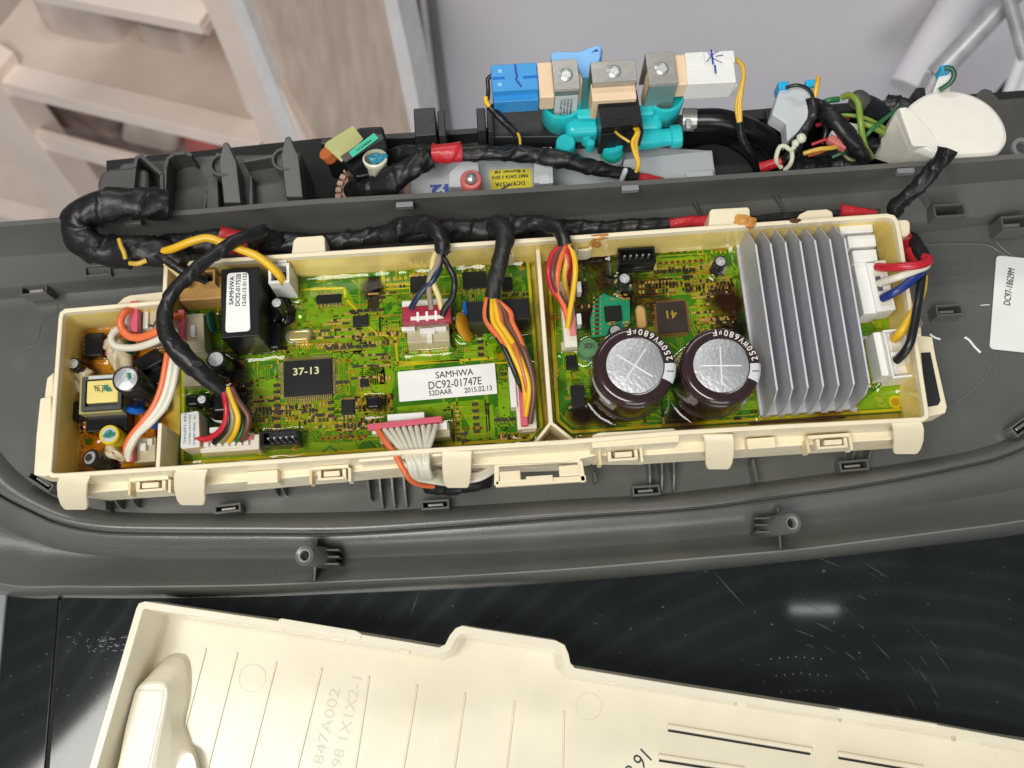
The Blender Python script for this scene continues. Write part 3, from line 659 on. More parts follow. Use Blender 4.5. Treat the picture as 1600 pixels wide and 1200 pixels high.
slab('packet',[(40,150),(182,186),(180,224),(52,196)],-5,5,'bagd',bev=1.0,label='brown plastic wrapped packet in the dark gap under the middle shelf',cat='packet')
slab('packet',[(186,187),(276,208),(274,246),(184,226)],-4,5,'bag',bev=1.2,label='pale crinkled clear packet between the brown and the red ones',cat='packet')
slab('packet',[(282,212),(338,226),(338,262),(284,250)],-5,5,'redbox',bev=1.0,label='red packet at the right end of the gap under the middle shelf',cat='packet')
slab('gap_board',[(20,140),(420,236),(420,300),(30,215)],-12,1,'bagd',sh)
# cabinet side with wood grain and white edge, fluted strip, wall
wp=empty('wood_cabinet',PL(520,200),'greyish striped wood cabinet side with white front edge, standing left of the wall','cabinet')
slab('side_board',[(375,-60),(592,-60),(648,200),(655,262),(478,262),(380,0)],-1,2.5,'woodg',wp)
slab('front_edge',[(586,-60),(606,-60),(640,90),(660,192),(664,262),(650,262),(640,200)],-.5,3,'whitew',wp)
WP0=Pd(1000,60,112); 
HW=(RX-U*RX.dot(U)).normalized(); NW=HW.cross(U).normalized()
if NW.dot(CAM-WP0)<0: NW=-NW
def PW(px,py,off=0):
    r=ray(px,py); o_=WP0+NW*off; t=(o_-CAM).dot(NW)/r.dot(NW); return CAM+r*t
obj('wall',MB().extr([PW(560,-500),PW(2200,-500),PW(2200,700),PW(560,700)],-NW*3),'wall',kind='structure')
obj('floor',MB().extr([Pd(-900,-700,165),Pd(2600,-700,165),Pd(2600,2100,165),Pd(-900,2100,165)],-U*2),'floor',kind='structure')
fm=empty('fluted_moulding',PW(660,100),'grey fluted moulding strip between the wood cabinet and the lavender wall','moulding')
for x0,x1,x2,x3,m in ((606,634,664,690,'wallg'),(634,652,690,706,'wallg'),(652,672,706,724,'wallg')):
    a0=PW(x0,-80,1); a1=PW(x1,-80,1); b0=PW(x2-6,290,1); b1=PW(x3-6,290,1); mb=MB(); rows=[]
    for a_,b_ in ((a0,a1),(b0,b1)):
        w_=(b_-a_); rows.append([a_+w_*(.5-.5*math.cos(math.pi*i/8))+NW*(1.0*math.sin(math.pi*i/8)) for i in range(9)])
    obj('flute',MB().grid(rows),m,fm,smooth=True)
obj('pale_batten',MB().extr([PW(646,-80,2.2),PW(656,-80,2.2),PW(700,290,2.2),PW(690,290,2.2)],-NW*1.5),'whitew',fm,bev=.2)
# poles and pipes at the upper right
rk=empty('drying_rack',Pd(1560,150,88),'grey metal poles of a folded drying rack leaning at the upper right','rack')
def pole(a,b,da,db,r,m,name='pole'): obj(name,tube(MB(),[Pd(*a,da),Pd(*b,db)],r,20),m,rk,smooth=True)
pole((1612,-40),(1462,118),84,88,.95,'pole'); pole((1462,118),(1420,200),88,90,.9,'pole')
pole((1560,-60),(1602,90),80,83,.55,'pole'); pole((1600,80),(1560,190),83,88,.5,'whitew')
pole((1640,70),(1545,230),90,94,1.3,'whitew'); pole((1650,40),(1500,220),97,99,.35,'void'); pole((1540,-60),(1420,140),104,106,2.2,'wall')
# ================================================================== cream control box
bx=empty('control_box',P(760,560,ZF),'long cream plastic box with snap tabs holding the resin covered circuit boards','box')
OUT=[(91,497),(93,488),(101,482),(180,475),(253,469),(255.5,416),(262,410),(451,396),(880,368.5),(1155,349),(1386,333),(1398,336),(1405,346),(1410,372),(1452,646),(1451,653),(1444,658),(1230,669),(1057,679),(892,693),(650,708),(430,724),(280,734),(95,746),(80,746),(73,740)]
def roundify(V,r,n=3):
    out=[]
    for i in range(len(V)):
        a,b,c=V[i-1],V[i],V[(i+1)%len(V)]; out.append(b)
    return out
Ob=ccw(ppoly(OUT,ZR)); Ib=offs(Ob,.17)
nb_=len(Ob); mb=MB()
lo=[lvl(offs(Ob,-.02),-2.3),lvl(Ob,ZR-.03),lvl(offs(Ob,.03),ZR),lvl(offs(Ob,.14),ZR),lvl(Ib,ZR-.03),lvl(offs(Ob,.19),-.42)]
lo.insert(5,lvl(offs(Ob,.175),ZR-.35))
for k_,(a,b) in enumerate(zip(lo,lo[1:])): mb.add(a+b,[(i,(i+1)%nb_,nb_+(i+1)%nb_,nb_+i) for i in range(nb_)],1 if k_>=5 else 0)
mb.add(lo[-1],[tuple(range(nb_))],1)
obj('housing',mb,['cream','amberwall'],bx,smooth=True)
# divider with its forked foot, and the low wall of the left bay
def wall(name,a,b,th,z0,z1,m='cream',parent=bx,**k):
    A=P(*a,z1); B=P(*b,z1); d=(B-A).normalized(); s_=Vector((-d.y,d.x,0)); c=(A+B)/2
    return obj(name,MB().box(Vector((c.x,c.y,(z0+z1)/2)),d,s_,UP,(B-A).length/2,th/2,(z1-z0)/2),m,parent,bev=.03,**k)
ZD=1.35
wall('divider',(840,383),(861,664),.17,-.4,ZD)
wall('divider_foot',(860,661),(832,697),.13,-.4,ZD+.003); wall('divider_foot',(862,661),(897,689),.13,-.4,ZD+.006)
wall('divider',(250,661),(246,735),.16,-.4,ZR-.02); wall('divider',(256,470),(258,500),.15,-.4,ZR-.05)
# ribs and pegs inside the back wall
for x,y,w_,h_ in ((789,394,24,14),(911,385,22,13),(641,398,10,10)):
    c,ax,ay,hw,hh=rect(x,y,w_,h_,1.2); mb=MB()
    mb.box(Vector((c.x,c.y,.8))+ax*hw,ax,ay,UP,.05,hh,.5); mb.box(Vector((c.x,c.y,.8))-ax*hw,ax,ay,UP,.05,hh,.5); mb.box(Vector((c.x,c.y,.8))-ay*hh,ax,ay,UP,hw-.06,.05,.5)
    obj('inner_catch',mb,'cream',bx,bev=.015)
# front snap tabs, curving outward and down
def snap(x0,x1,ytop,ybot,zt=ZR-.05):
    a=P(x0,ytop,zt); b=P(x1,ytop,zt); c=P(x1-2,ybot,-.1); d=P(x0+3,ybot,-.1)
    rows=[]
    prof=[(0,0,0),(.12,.02,0),(.30,.0,.0),(.62,-.25,0),(.86,-.12,.02),(.97,.0,.08),(1.0,-.15,.16)]
    L_=[]
    for t,dz,ins in prof:
        p=a.lerp(d,t)+UP*(dz+ (0)); q=b.lerp(c,t)+UP*dz
        z=zt-(zt+.1)*min(1,t)**1.6; p.z=z+.0; q.z=z
        e=(q-p)*ins; L_.append((p+e,q-e))
    mb=MB(); n=len(L_); th=Vector((0,.0,-.16))
    up=[v for pr in L_ for v in pr]; dn=[v+th+Vector((0,.1,0)) for v in up]
    fs=[]
    for i in range(n-1): fs.append((2*i,2*i+1,2*i+3,2*i+2)); fs.append((2*n+2*i+2,2*n+2*i+3,2*n+2*i+1,2*n+2*i)); fs.append((2*i,2*i+2,2*n+2*i+2,2*n+2*i)); fs.append((2*i+3,2*i+1,2*n+2*i+1,2*n+2*i+3))
    fs.append((0,2*n,2*n+1,1)); fs.append((2*n-2,2*n-1,4*n-1,4*n-2))
    mb.add(up+dn,fs); obj('snap_tab',mb,'cream',bx,bev=.06,seg=3)
snap(93,142,744,797); snap(274,325,734,790); snap(690,738,705,763); snap(1098,1146,679,734); snap(1390,1440,658,710)
# outer ledge along the front with latch windows
def ledge(pts,z0,z1,name='front_ledge'): plate(name,pts,z0,z1,'cream',bx,bev=.05)
ledge([(95,742),(690,700),(692,725),(360,755),(140,770),(100,765)],-1.5,.55)
ledge([(690,700),(930,684),(930,712),(880,722),(700,728)],-1.5,.50)
ledge([(930,684),(1440,655),(1440,684),(1000,712),(930,712)],-1.5,.52)
ledge([(925,680),(935,676),(1052,669),(1062,675),(1062,690),(925,700)],.4,1.9,'raised_ledge')
ledge([(560,714),(690,704),(880,692),(880,698),(690,712),(560,722)],.6,1.7,'raised_ledge')
def latch(x,y,w_=60,a=0):
    c,ax,ay,hw,hh=rect(x,y,w_,22,1.1,a); mb=MB(); C=Vector((c.x,c.y,.7))
    mb.box(C+ay*(hh-.05),ax,ay,UP,hw,.07,.42); mb.box(C-ax*hw*.55-ay*.06,ax,ay,UP,.07,hh*.7,.36); mb.box(C+ax*hw*.75-ay*.06,ax,ay,UP,.07,hh*.7,.36)
    mb.box(C-ay*(hh-.06)+ax*hw*.1,ax,ay,UP,hw*.66,.05,.40)
    o=obj('latch_frame',mb,'cream',bx,bev=.02)
    obj('latch_bar',MB().box(C+ax*hw*.12-ay*.04,ax,ay,UP,hw*.42,.10,.48),'cream',o,bev=.03)
    for s_ in (-1,1): obj('latch_cheek',MB().box(C+ax*(hw*1.02*s_)-ay*hh*.35,ax,ay,UP,.09,hh*.95,.30,tx=.6),'cream_deep' if s_<0 else 'cream',o,bev=.02)  # left cheek in a darker cream than the right one
latch(232,757,62); latch(515,739,60); latch(970,709,64); latch(1297,690,66)
for x,y,w_,h_ in ((410,745,48,20),(1190,692,44,17)): blk('ledge_block',x,y,w_,h_,0,1.05,'cream',bx,bev=.04,foot=False)
# hanging wire-clip bracket in front
zb=.2
for a,b,t_ in (((776,729),(776,757),.10),((906,722),(911,752),.10),((776,757),(914,748),.12),((778,727),(905,720),.07)):
    A=P(*a,zb); B=P(*b,zb); d=(B-A).normalized(); s_=Vector((-d.y,d.x,0))
    obj('bracket_bar',MB().box((A+B)/2,d,s_,UP,(B-A).length/2+.04,t_,.12),'cream',bx,bev=.03)
blk('bracket_tongue',797,744,33,17,zb-.1,zb+.14,'cream',bx,bev=.05,foot=False); blk('bracket_tongue',890,735,33,17,zb-.1,zb+.14,'cream',bx,bev=.05,foot=False); blk('bracket_pad',843,748,42,10,zb-.15,zb+.22,'cream',bx,bev=.03,foot=False)
# back tabs, knob, side wings
plate('back_tab',[(455,398),(458,375),(464,370),(504,367),(508,371),(509,394)],.6,1.9,'cream',bx,bev=.07)
plate('back_tab',[(1107,352),(1109,329),(1113,326),(1168,323),(1172,326),(1173,349)],.6,2.15,'cream',bx,bev=.07)
plate('back_tab',[(1243,344),(1250,334),(1262,328),(1292,326),(1301,330),(1303,341)],.3,1.5,'cream',bx,bev=.07)
plate('side_knob',[(1396,343),(1418,342),(1423,347),(1423,364),(1418,369),(1400,370)],.8,1.9,'cream',bx,bev=.1)
plate('side_wing',[(1418,520),(1440,524),(1457,526),(1463,560),(1480,635),(1478,645),(1444,652)],-1.2,.2,'cream',bx,bev=.05)
plate('wing_window',[(1439,551),(1454,550),(1470,626),(1466,633),(1448,636)],.1,.23,'dark',bx,bev=.02)
plate('wing_ear',[(1422,482),(1430,485),(1440,505),(1441,525),(1424,522)],-.8,.3,'cream',bx,bev=.08)
obj('screw',MB().lathe(P(1434,504,.32),UP,[(.22,-.1),(.22,.02),(.12,.06)],20),'steel',bx,smooth=True)
plate('side_wing',[(62,622),(80,618),(84,742),(66,744),(52,742),(56,680)],-.8,.7,'cream',bx,bev=.07)
plate('wing_ear',[(72,590),(84,580),(84,622),(68,622)],-.9,.6,'cream',bx,bev=.1)
plate('back_flange',[(180,477),(193,465),(202,461),(256,455),(256,472)],-.2,1.5,'cream',bx,bev=.05)
plate('resin_spill',[(1148,338),(1152,333),(1166,334),(1176,338),(1182,344),(1180,352),(1170,355),(1160,350),(1150,347)],2.0,2.26,'glueo',bx,bev=.09,label='orange dried glue blob on the back tab')
plate('resin_spill',[(1232,343),(1238,340),(1250,341),(1254,344),(1246,348),(1236,348)],2.0,2.24,'stain',bx,bev=.05)

# ================================================================== circuit boards
def board(name,pts,label,m='pcb'):
    e=empty(name,Vector((*ppoly([pts[0]],0)[0][:2],-.16)),label,'circuit board')
    V=ccw(ppoly(pts,0)); obj('board',MB().prism(V,-.16,0),m,e)
    rim=offs(V,.10); rim2=offs(V,.045); n=len(V)
    obj('gold_border',MB().add(lvl(rim2,.006)+lvl(offs(V,.17),.006),[(i,(i+1)%n,n+(i+1)%n,n+i) for i in range(n)]),'goldf',e)
    return e
main=board('main_board',[(283,456),(445,425),(828,403),(850,668),(827,690),(281,728)],'green circuit board with the black chip marked 37-13, in the middle bay')
inv=board('inverter_board',[(852,401),(1155,379),(1388,362),(1419,643),(892,679),(868,659)],'green circuit board carrying two big capacitors and the finned heatsink, in the right bay')
pwr=board('power_board',[(113,505),(252,496),(262,560),(262,640),(243,655),(240,728),(104,737)],'amber coated power board with transformer and capacitors in the left bay','pcbb')
# local frame for flat work
OR=P(560,570,0)
def uv(px,py):
    d=P(px,py,0)-OR; return (d.dot(BX),d.dot(BY))
def W3(u,v,z=0): q=OR+BX*u+BY*v; return Vector((q.x,q.y,z))
class Art:
    def __init__(s): s.L={}
    def q(s,key): return s.L.setdefault(key,MB())
    def rect(s,key,u,v,hw,hh,z): s.q(key).add([W3(u-hw,v-hh,z),W3(u+hw,v-hh,z),W3(u+hw,v+hh,z),W3(u-hw,v+hh,z)],[(0,1,2,3)])
    def seg(s,key,a,b,w,z):
        a=Vector(a); b=Vector(b); d=b-a
        if d.length<1e-5: return
        d.normalize(); n=Vector((-d.y,d.x))*w/2; e=d*w*.3
        s.q(key).add([W3(*(a-e+n),z),W3(*(a-e-n),z),W3(*(b+e-n),z),W3(*(b+e+n),z)],[(0,1,2,3)])
    def line(s,key,pts,w,z):
        for a,b in zip(pts,pts[1:]): s.seg(key,a,b,w,z)
    def disc(s,key,u,v,r,z,n=14,ri=0):
        o=[W3(u+r*math.cos(6.2832*i/n),v+r*math.sin(6.2832*i/n),z) for i in range(n)]
        if ri:
            i_=[W3(u+ri*math.cos(6.2832*i/n),v+ri*math.sin(6.2832*i/n),z) for i in range(n)]
            s.q(key).add(o+i_,[(i,(i+1)%n,n+(i+1)%n,n+i) for i in range(n)])
        else: s.q(key).add(o,[tuple(range(n))])
    def box(s,key,u,v,hw,hh,z0,z1): s.q(key).box(W3(u,v,(z0+z1)/2),BX,BY,UP,hw,hh,(z1-z0)/2)
def inpoly(p,V):
    x,y=p; c=False; n=len(V)
    for i in range(n):
        x1,y1=V[i]; x2,y2=V[(i+1)%n]
        if (y1>y)!=(y2>y) and x<(x2-x1)*(y-y1)/(y2-y1)+x1: c=not c
    return c
def route(A,R,poly,avoid,n,key,w,z,hor=.5,step=(.15,1.1),spacing=.09,grp=(2,6)):
    us=[p[0] for p in poly]; vs=[p[1] for p in poly]
    for _ in range(n):
        u=R.uniform(min(us),max(us)); v=R.uniform(min(vs),max(vs))
        if not inpoly((u,v),poly): continue
        d=R.choice([0,2,4,6]) if R.random()<.9 else R.choice([1,3,5,7]); k=R.randint(*grp); path=[(u,v,d)]; ok=True
        for s_ in range(R.randint(2,5)):
            L_=R.uniform(*step)*(1.0 if d%2==0 else .4); u2=u+L_*math.cos(d*math.pi/4); v2=v+L_*math.sin(d*math.pi/4)
            if not inpoly((u2,v2),poly) or any(a[0]<u2<a[2] and a[1]<v2<a[3] for a in avoid): break
            path.append((u2,v2,d)); u,v=u2,v2; d=(d+R.choice([-1,1]))%8
        if len(path)<2: continue
        # parallel bundle: offset each point along a bisecting normal
        for j in range(k):
            o=(j-(k-1)/2)*spacing; pts=[]
            for i,(x,y,_) in enumerate(path):
                d0=path[i][2] if i>0 else path[1][2]; d1=path[i+1][2] if i+1<len(path) else d0
                a0=d0*math.pi/4; a1=d1*math.pi/4; nx=-math.sin(a0)-math.sin(a1); ny=math.cos(a0)+math.cos(a1); l=math.hypot(nx,ny) or 1
                c_=max(.4,math.cos((a1-a0)/2)); pts.append((x+nx/l*o/c_,y+ny/l*o/c_))
            if not all(inpoly(p,poly) for p in pts): continue
            A.line(key,pts,w,z)
            for p in (pts[0],pts[-1]):
                if R.random()<(.5 if w<.05 else .2): A.disc('via',p[0],p[1],min(.04,w*1.1),z+.004,8)
def smd(A,R,u,v,ang,kind):
    a,b=(.075,.045) if ang else (.045,.075)
    if kind==0:   # chip resistor / capacitor with pads
        A.rect('gold',u+(a*1.35 if ang else 0),v+(0 if ang else b*1.35),a*.62 if ang else a,b if ang else b*.62,.012)
        A.rect('gold',u-(a*1.35 if ang else 0),v-(0 if ang else b*1.35),a*.62 if ang else a,b if ang else b*.62,.012)
        A.box(R.choice(['comp','compb']),u,v,a*.95,b*.95,.004,.05)
    elif kind==1:
        A.rect('gold',u,v,.06,.045,.012)
    elif kind==2:  # three-legged part
        A.box('comp',u,v,.12,.065,.004,.09)
        for du,dv in ((-.08,-.1),(.08,-.1),(0,.1)): A.rect('gold',u+du,v+dv,.03,.04,.012)
    elif kind==3:
        A.disc('silk',u,v,.05,.014,10,.03)
def populate(A,R,poly,avoid,n,cl=(3,10),dens=None):
    us=[p[0] for p in poly]; vs=[p[1] for p in poly]
    for _ in range(n):
        u=R.uniform(min(us),max(us)); v=R.uniform(min(vs),max(vs)); k=R.randint(*cl); ang=R.random()<.35; kind=R.choices([0,1,2,3],[6,2.5,1,.8])[0]
        hz=R.random()<.75
        for j in range(k):
            x=u+(j*(.15 if kind!=2 else .3) if hz else 0); y=v-(0 if hz else j*(.17 if kind!=2 else .28))
            if not inpoly((x,y),poly) or any(a[0]-.1<x<a[2]+.1 and a[1]-.1<y<a[3]+.1 for a in avoid): continue
            smd(A,R,x,y,ang,kind)
        if R.random()<.35:   # silkscreen marks beside the cluster
            for j in range(R.randint(2,5)):
                x=u+j*.07; y=v+.17
                if inpoly((x,y),poly): A.rect('silk',x,y,.018,.04,.012)
def finish(A,parent,pour='pour'):
    names=dict(pour=('copper_pour',pour),trace=('copper_traces',pour),via=('vias','gold'),gold=('solder_pads','gold'),comp=('surface_components','compo'),compb=('surface_components','compy'),silk=('silkscreen_marks','silk'),silkt=('silkscreen_outline','goldf'),hole=('solder_holes','copperlead'),dkhole=('hole_centres','void'))
    for k,q in A.L.items():
        if q.f: obj(names[k][0],q,names[k][1],parent,kind='stuff')
def pxrects(lst):
    out=[]
    for x0,y0,x1,y1 in lst:
        c=[uv(x0,y0),uv(x1,y0),uv(x1,y1),uv(x0,y1)]; us=[p[0] for p in c]; vs=[p[1] for p in c]; out.append((min(us),min(vs),max(us),max(vs)))
    return out
# ------- main board art
R=random.Random(11); A=Art()
poly=[uv(*p) for p in [(288,462),(447,432),(822,410),(843,664),(824,684),(287,721)]]
avM=pxrects([(440,560,522,622),(620,572,775,626)])
def pourpoly(A,pts,z=.005): A.q('pour').add([W3(*uv(*p),z) for p in pts],[tuple(range(len(pts)))])
for pts in ([(486,452),(540,449),(560,482),(592,512),(598,560),(560,566),(540,540),(480,545),(478,480)],[(590,560),(612,556),(616,600),(602,640),(560,646),(556,600)],[(716,636),(770,632),(775,700),(722,700),(735,668)],
            [(340,600),(430,592),(432,640),(345,655)],[(300,706),(480,692),(560,690),(560,704),(302,722)],[(545,575),(600,570),(604,600),(550,604)],[(620,636),(700,628),(708,650),(625,656)],[(450,445),(480,443),(478,470),(450,480)],
            [(640,540),(700,536),(704,566),(640,572)],[(725,540),(775,536),(777,560),(725,566)],[(560,436),(600,432),(602,452),(562,455)],[(690,690),(800,684),(802,692),(690,700)],[(776,590),(795,590),(797,650),(780,652)],[(430,640),(520,634),(520,668),(432,676)]):
    pourpoly(A,pts)
route(A,R,poly,avM,260,'trace',.035,.009); route(A,R,poly,avM,120,'trace',.07,.0095,grp=(1,2),step=(.4,2))
# fan-out of fine traces round the big chip
for k in range(26):
    u0,v0=uv(446+k*2.85,628); A.line('trace',[(u0,v0),(u0,v0-.25-.04*abs(k-13)),(u0+(k-13)*.035,v0-.7),(u0+(k-13)*.035,v0-1.2)],.028,.0098)
    u0,v0=uv(444+k*2.85,552); A.line('trace',[(u0,v0),(u0,v0+.2+.03*k),(u0+.4,v0+.6+.03*k),(u0+.4,v0+1.0)],.028,.0098)
for k in range(18):
    u0,v0=uv(530,566+k*3); A.line('trace',[(u0,v0),(u0+.3+.03*k,v0),(u0+.6+.03*k,v0-.3),(u0+1.1,v0-.3)],.028,.0098)
popM=[uv(*p) for p in [(290,610),(430,590),(436,545),(480,540),(560,520),(610,560),(620,640),(560,690),(470,668),(300,690)]]
populate(A,R,poly,avM,95); populate(A,R,popM,avM,120)
# regular rows of small parts below the big chip
for r_ in range(3):
    for k in range(22):
        if R.random()<.85: u0,v0=uv(396+k*5.2,640+r_*9-k*.33); smd(A,R,u0,v0,False,0)
for r_ in range(2):
    for k in range(14):
        u0,v0=uv(492+k*5.5,518+r_*11-k*.3); smd(A,R,u0,v0,True,0)
# yellow isolation outlines
def yl(A,pts,w=.09,key='silkt',z=.016): A.line(key,[uv(*p) for p in pts],w,z)
yl(A,[(470,453),(538,450),(540,467),(563,491),(574,510),(591,523),(617,525),(622,571),(690,565),(770,560)]); yl(A,[(597,422),(599,446),(660,444)],.06); yl(A,[(617,567),(716,563),(722,568)],.07); yl(A,[(796,548),(798,566),(760,569)],.06)
yl(A,[(601,432),(601,460),(640,458),(640,442),(601,444)],.03); yl(A,[(600,452),(640,450)],.06); yl(A,[(640,436),(725,430),(725,458),(640,462)],.03)
for x,y in ((605,535),(782,558),(815,418)): A.disc('gold',*uv(x,y),.15,.012,20)
for k in range(8): 
    u0,v0=uv(504+k*9.6,685.5-k*.6); A.disc('hole',u0,v0,.095,.014,14); A.disc('dkhole',u0,v0,.045,.018,10)
    if k in (0,3,6): yl(A,[(504+k*9.6,685-k*.6-6),(504+k*9.6+4,685-k*.6-12),(504+k*9.6+20,684-k*.6-13)],.03,'silk')
for x,y in ((731,670),(741,669.5),(751,669),(636,551),(656,550),(734,562),(763,560),(545,628)): A.disc('hole',*uv(x,y),.09,.014,14); A.disc('dkhole',*uv(x,y),.04,.018,10)
for (x,y,w_,h_) in ((646,551,38,14),(748,561,46,18),(741,664,42,30)):   # component outlines
    u0,v0=uv(x,y); a,b=w_/76,h_/76; A.line('silk',[(u0-a+.08,v0-b),(u0+a-.08,v0-b),(u0+a,v0-b+.08),(u0+a,v0+b-.08),(u0+a-.08,v0+b),(u0-a+.08,v0+b),(u0-a,v0+b-.08),(u0-a,v0-b+.08),(u0-a+.08,v0-b)],.022,.016)
for x0,y0 in ((606,437),(616,436),(625,435),(634,434),(646,429),(655,428),(664,427),(685,426),(695,425),(705,424),(725,421),(734,420),(743,419),(752,418),(645,462),(655,461),(668,460),(694,457),(710,456),(726,455),(735,454),(754,453),(633,553),(668,551),(688,549),(697,549),(635,565),(690,468)):
    u0,v0=uv(x0,y0); A.rect('gold',u0,v0,.05,.08,.014); A.line('silk',[(u0,v0+.1),(u0,v0+.28)],.02,.014)
finish(A,main)
# writing printed on the board
def btext(s,x,y,w_,h_,parent,ang=0,m='silk',z=.018): ptext(s,x,y,w_,h_,z,ang,m,parent,lift=0,bold=.006)
btext('AUTO DOM MAIN',537,432,52,7,main,180); btext('WARNING',613,514,30,7,main,180); btext('HIGH VOLT',612,509,22,3,main,180); btext('SAMSUNG',807,682,30,4.5,main,0)
btext('S/TECO-0',688,686,30,4,main,0); btext('MICOM',566,522,24,7,main,0)
def logo(x,y,w_,parent,ang):      # certification mark: two sweeping arcs
    c,ax,ay,hw,hh=rect(x,y,w_,w_*.6,.018,ang); mb=MB()
    for off,r0,a0,a1 in ((-.35,.55,.4,2.6),(.25,.55,-.3,2.2),(.25,.3,-.3,2.6)):
        V=[]
        for r in (r0,r0-.14):
            for i in range(11):
                t=a0+(a1-a0)*i/10+math.pi*.5; V.append(c+ax*(hw*(off+r*math.cos(t)))+ay*(hh*r*1.6*math.sin(t)))
        mb.add(V,[(i,i+1,11+i+1,11+i) for i in range(10)])
    obj('printed_mark',mb,'silk',parent)
logo(499,435,26,main,180); logo(1376,624,26,inv,98)
ptext('V',515,701,26,10,.02,180,'inkteal',main,lift=0,name='marker_tick')
# ------- inverter board art
R=random.Random(23); A=Art()
poly=[uv(*p) for p in [(858,407),(1155,386),(1382,370),(1411,637),(894,673),(875,655)]]
avI=pxrects([(1022,466,1078,524)])
for pts in ([(870,420),(900,418),(905,440),(880,470),(872,500)],[(1085,440),(1150,436),(1150,500),(1110,520),(1090,490)],[(885,640),(900,650),(940,668),(900,670),(880,655)],[(980,408),(1100,400),(1100,410),(980,416)],[(1020,440),(1080,436),(1080,460),(1020,462)],[(1100,420),(1145,416),(1146,436),(1110,440)],[(1380,600),(1404,590),(1408,636),(1330,641)],[(1366,488),(1388,484),(1392,520),(1370,524)]): pourpoly(A,pts)
route(A,R,poly,avI,200,'trace',.035,.009); route(A,R,poly,avI,60,'trace',.07,.0095,grp=(1,2),step=(.4,2))
populate(A,R,poly,avI,90)
popI=[uv(*p) for p in [(995,425),(1100,412),(1148,440),(1150,520),(1090,520),(1000,520)]]
populate(A,R,popI,avI,80)
for r_ in range(2):
    for k in range(20): 
        if R.random()<.9: u0,v0=uv(1000+k*5.2,448+r_*9-k*.35); smd(A,R,u0,v0,False,0)
for k in range(8):
    u0,v0=uv(1032+k*9.1,411.5-k*.6); A.disc('hole',u0,v0,.10,.014,14); A.disc('dkhole',u0,v0,.05,.018,10)
yl(A,[(1026,401),(1103,396),(1104,415),(1026,420),(1026,401)],.03,'silk'); yl(A,[(866,412),(870,640),(893,666),(1180,648)],.025,'silk'); yl(A,[(1090,392),(1098,391.5),(1098,398),(1090,398.5),(1090,392)],.03)
for r_ in range(2):
    for k in range(6): u0,v0=uv(1112+k*7,386+r_*8); A.rect('silk',u0,v0,.035,.06,.014); 
for x,y,rr in ((1399,628,.27),):
    A.disc('silkt',*uv(x,y),rr,.014,24,rr*.62); A.disc('gold',*uv(x,y),rr*.6,.010,20)
A.disc('gold',*uv(1414,638),.06,.014,10)
finish(A,inv)
btext('DC41-00203A',868,560,60,4,inv,-88,); btext('SAMSUNG',990,664,20,4,inv,0)
btext('5A12',1374,505,14,6,inv,88); btext('CN1',1379,495,10,5,inv,88)
# ------- power board art
R=random.Random(31); A=Art()
poly=[uv(*p) for p in [(118,510),(246,501),(255,565),(255,640),(240,655),(236,722),(110,731)]]
route(A,R,poly,[],40,'trace',.12,.007,grp=(1,1),step=(.5,2)); route(A,R,poly,[],40,'trace',.04,.009,spacing=.12); A.L.pop('via',None)
populate(A,R,poly,[],18,cl=(2,5))
for x,y in ((128,705),(126,722),(131,690)): A.disc('silk',*uv(x,y),.22,.013,20,.17)
finish(A,pwr,'pourb')
obj('green_test_dot',MB().lathe(P(139,690,.02),UP,[(.17,-.01),(.165,.01),(.1,.02)],20),mat('green_dot',(.05,.25,.01),.4),pwr,smooth=True)

# ================================================================== components
for k_ in ('main','inv','pwr'): FOOT[k_]=[]
def can(name,cx,cy,rpx,zt,sleeve,parent,top='alu',mark='cross',markang=30,n=32,lab=None,z0=0,tilt=None,fp=True,rdisc=.76):
    c=P(cx,cy,zt); r=rpx/pxlen(c,Vector((1,0,0)))
    if CUR[0] and fp: FOOT[CUR[0]].append(('c',c.x,c.y,r))
    axis=UP if tilt is None else Vector(tilt).normalized(); L_=(zt-z0)/max(.25,axis.z)
    h=-min(.16,.12*r+.05); b=c
    mb=MB().lathe(b,axis,[(r,-L_),(r,h*2.6),(r*.955,h*2.3),(r*.955,h*2.0),(r*.995,h*1.6),(r*.995,h),(r*.95,h*.35),(r*.88,0),(r*rdisc,0),(r*rdisc*.985,-.015)],n,cap=False)
    o=obj(name,mb,sleeve,parent,smooth=True,label=lab)
    d=MB().lathe(b,axis,[(r*rdisc*.99,-.02),(r*rdisc*.96,-.008),(0.001,-.006)],n,cap=False)
    obj('can_top',d,top,o,smooth=True)
    if mark:
        a1=axis.orthogonal().normalized() if tilt else Vector((1,0,0)); b1=axis.cross(a1).normalized()
        ks=(0,90) if mark=='cross' else (0,120,240)
        mb=MB()
        for i_,k in enumerate(ks):
            t=math.radians(markang+k); d_=a1*math.cos(t)+b1*math.sin(t); s_=axis.cross(d_)
            if mark=='cross': mb.box(b+axis*(-.004+.002*i_),d_,s_,axis,r*.5,r*.018+.006,.008,ty=.3)
            else: mb.box(b+d_*r*.27+axis*(-.004+.002*i_),d_,s_,axis,r*.26,r*.03+.006,.008,ty=.3)
        obj('vent_score',mb,'alud',o)
    return o,c,r
def arctext(s,c,r,h,a0,a1,m,parent,z,flip=False):
    mb=MB(); n=len(s)
    for i,ch in enumerate(s):
        t=math.radians(a0+(a1-a0)*i/(n-1)); ay=Vector((math.cos(t),math.sin(t),0)); ax=Vector((math.sin(t),-math.cos(t),0))
        if flip: ax=-ax; ay=-ay
        wd=h*(.34 if ch in 'µ' else .62 if ch!='W' else .8)
        lettering(ch,c+Vector((math.cos(t),math.sin(t),0))*r+UP*z,ax,ay,wd,h*(.72 if ch in 'vµ' else 1),m,parent,mb=mb,bold=.01)
    obj('lettering',mb,m,parent)
CUR[0]='inv'
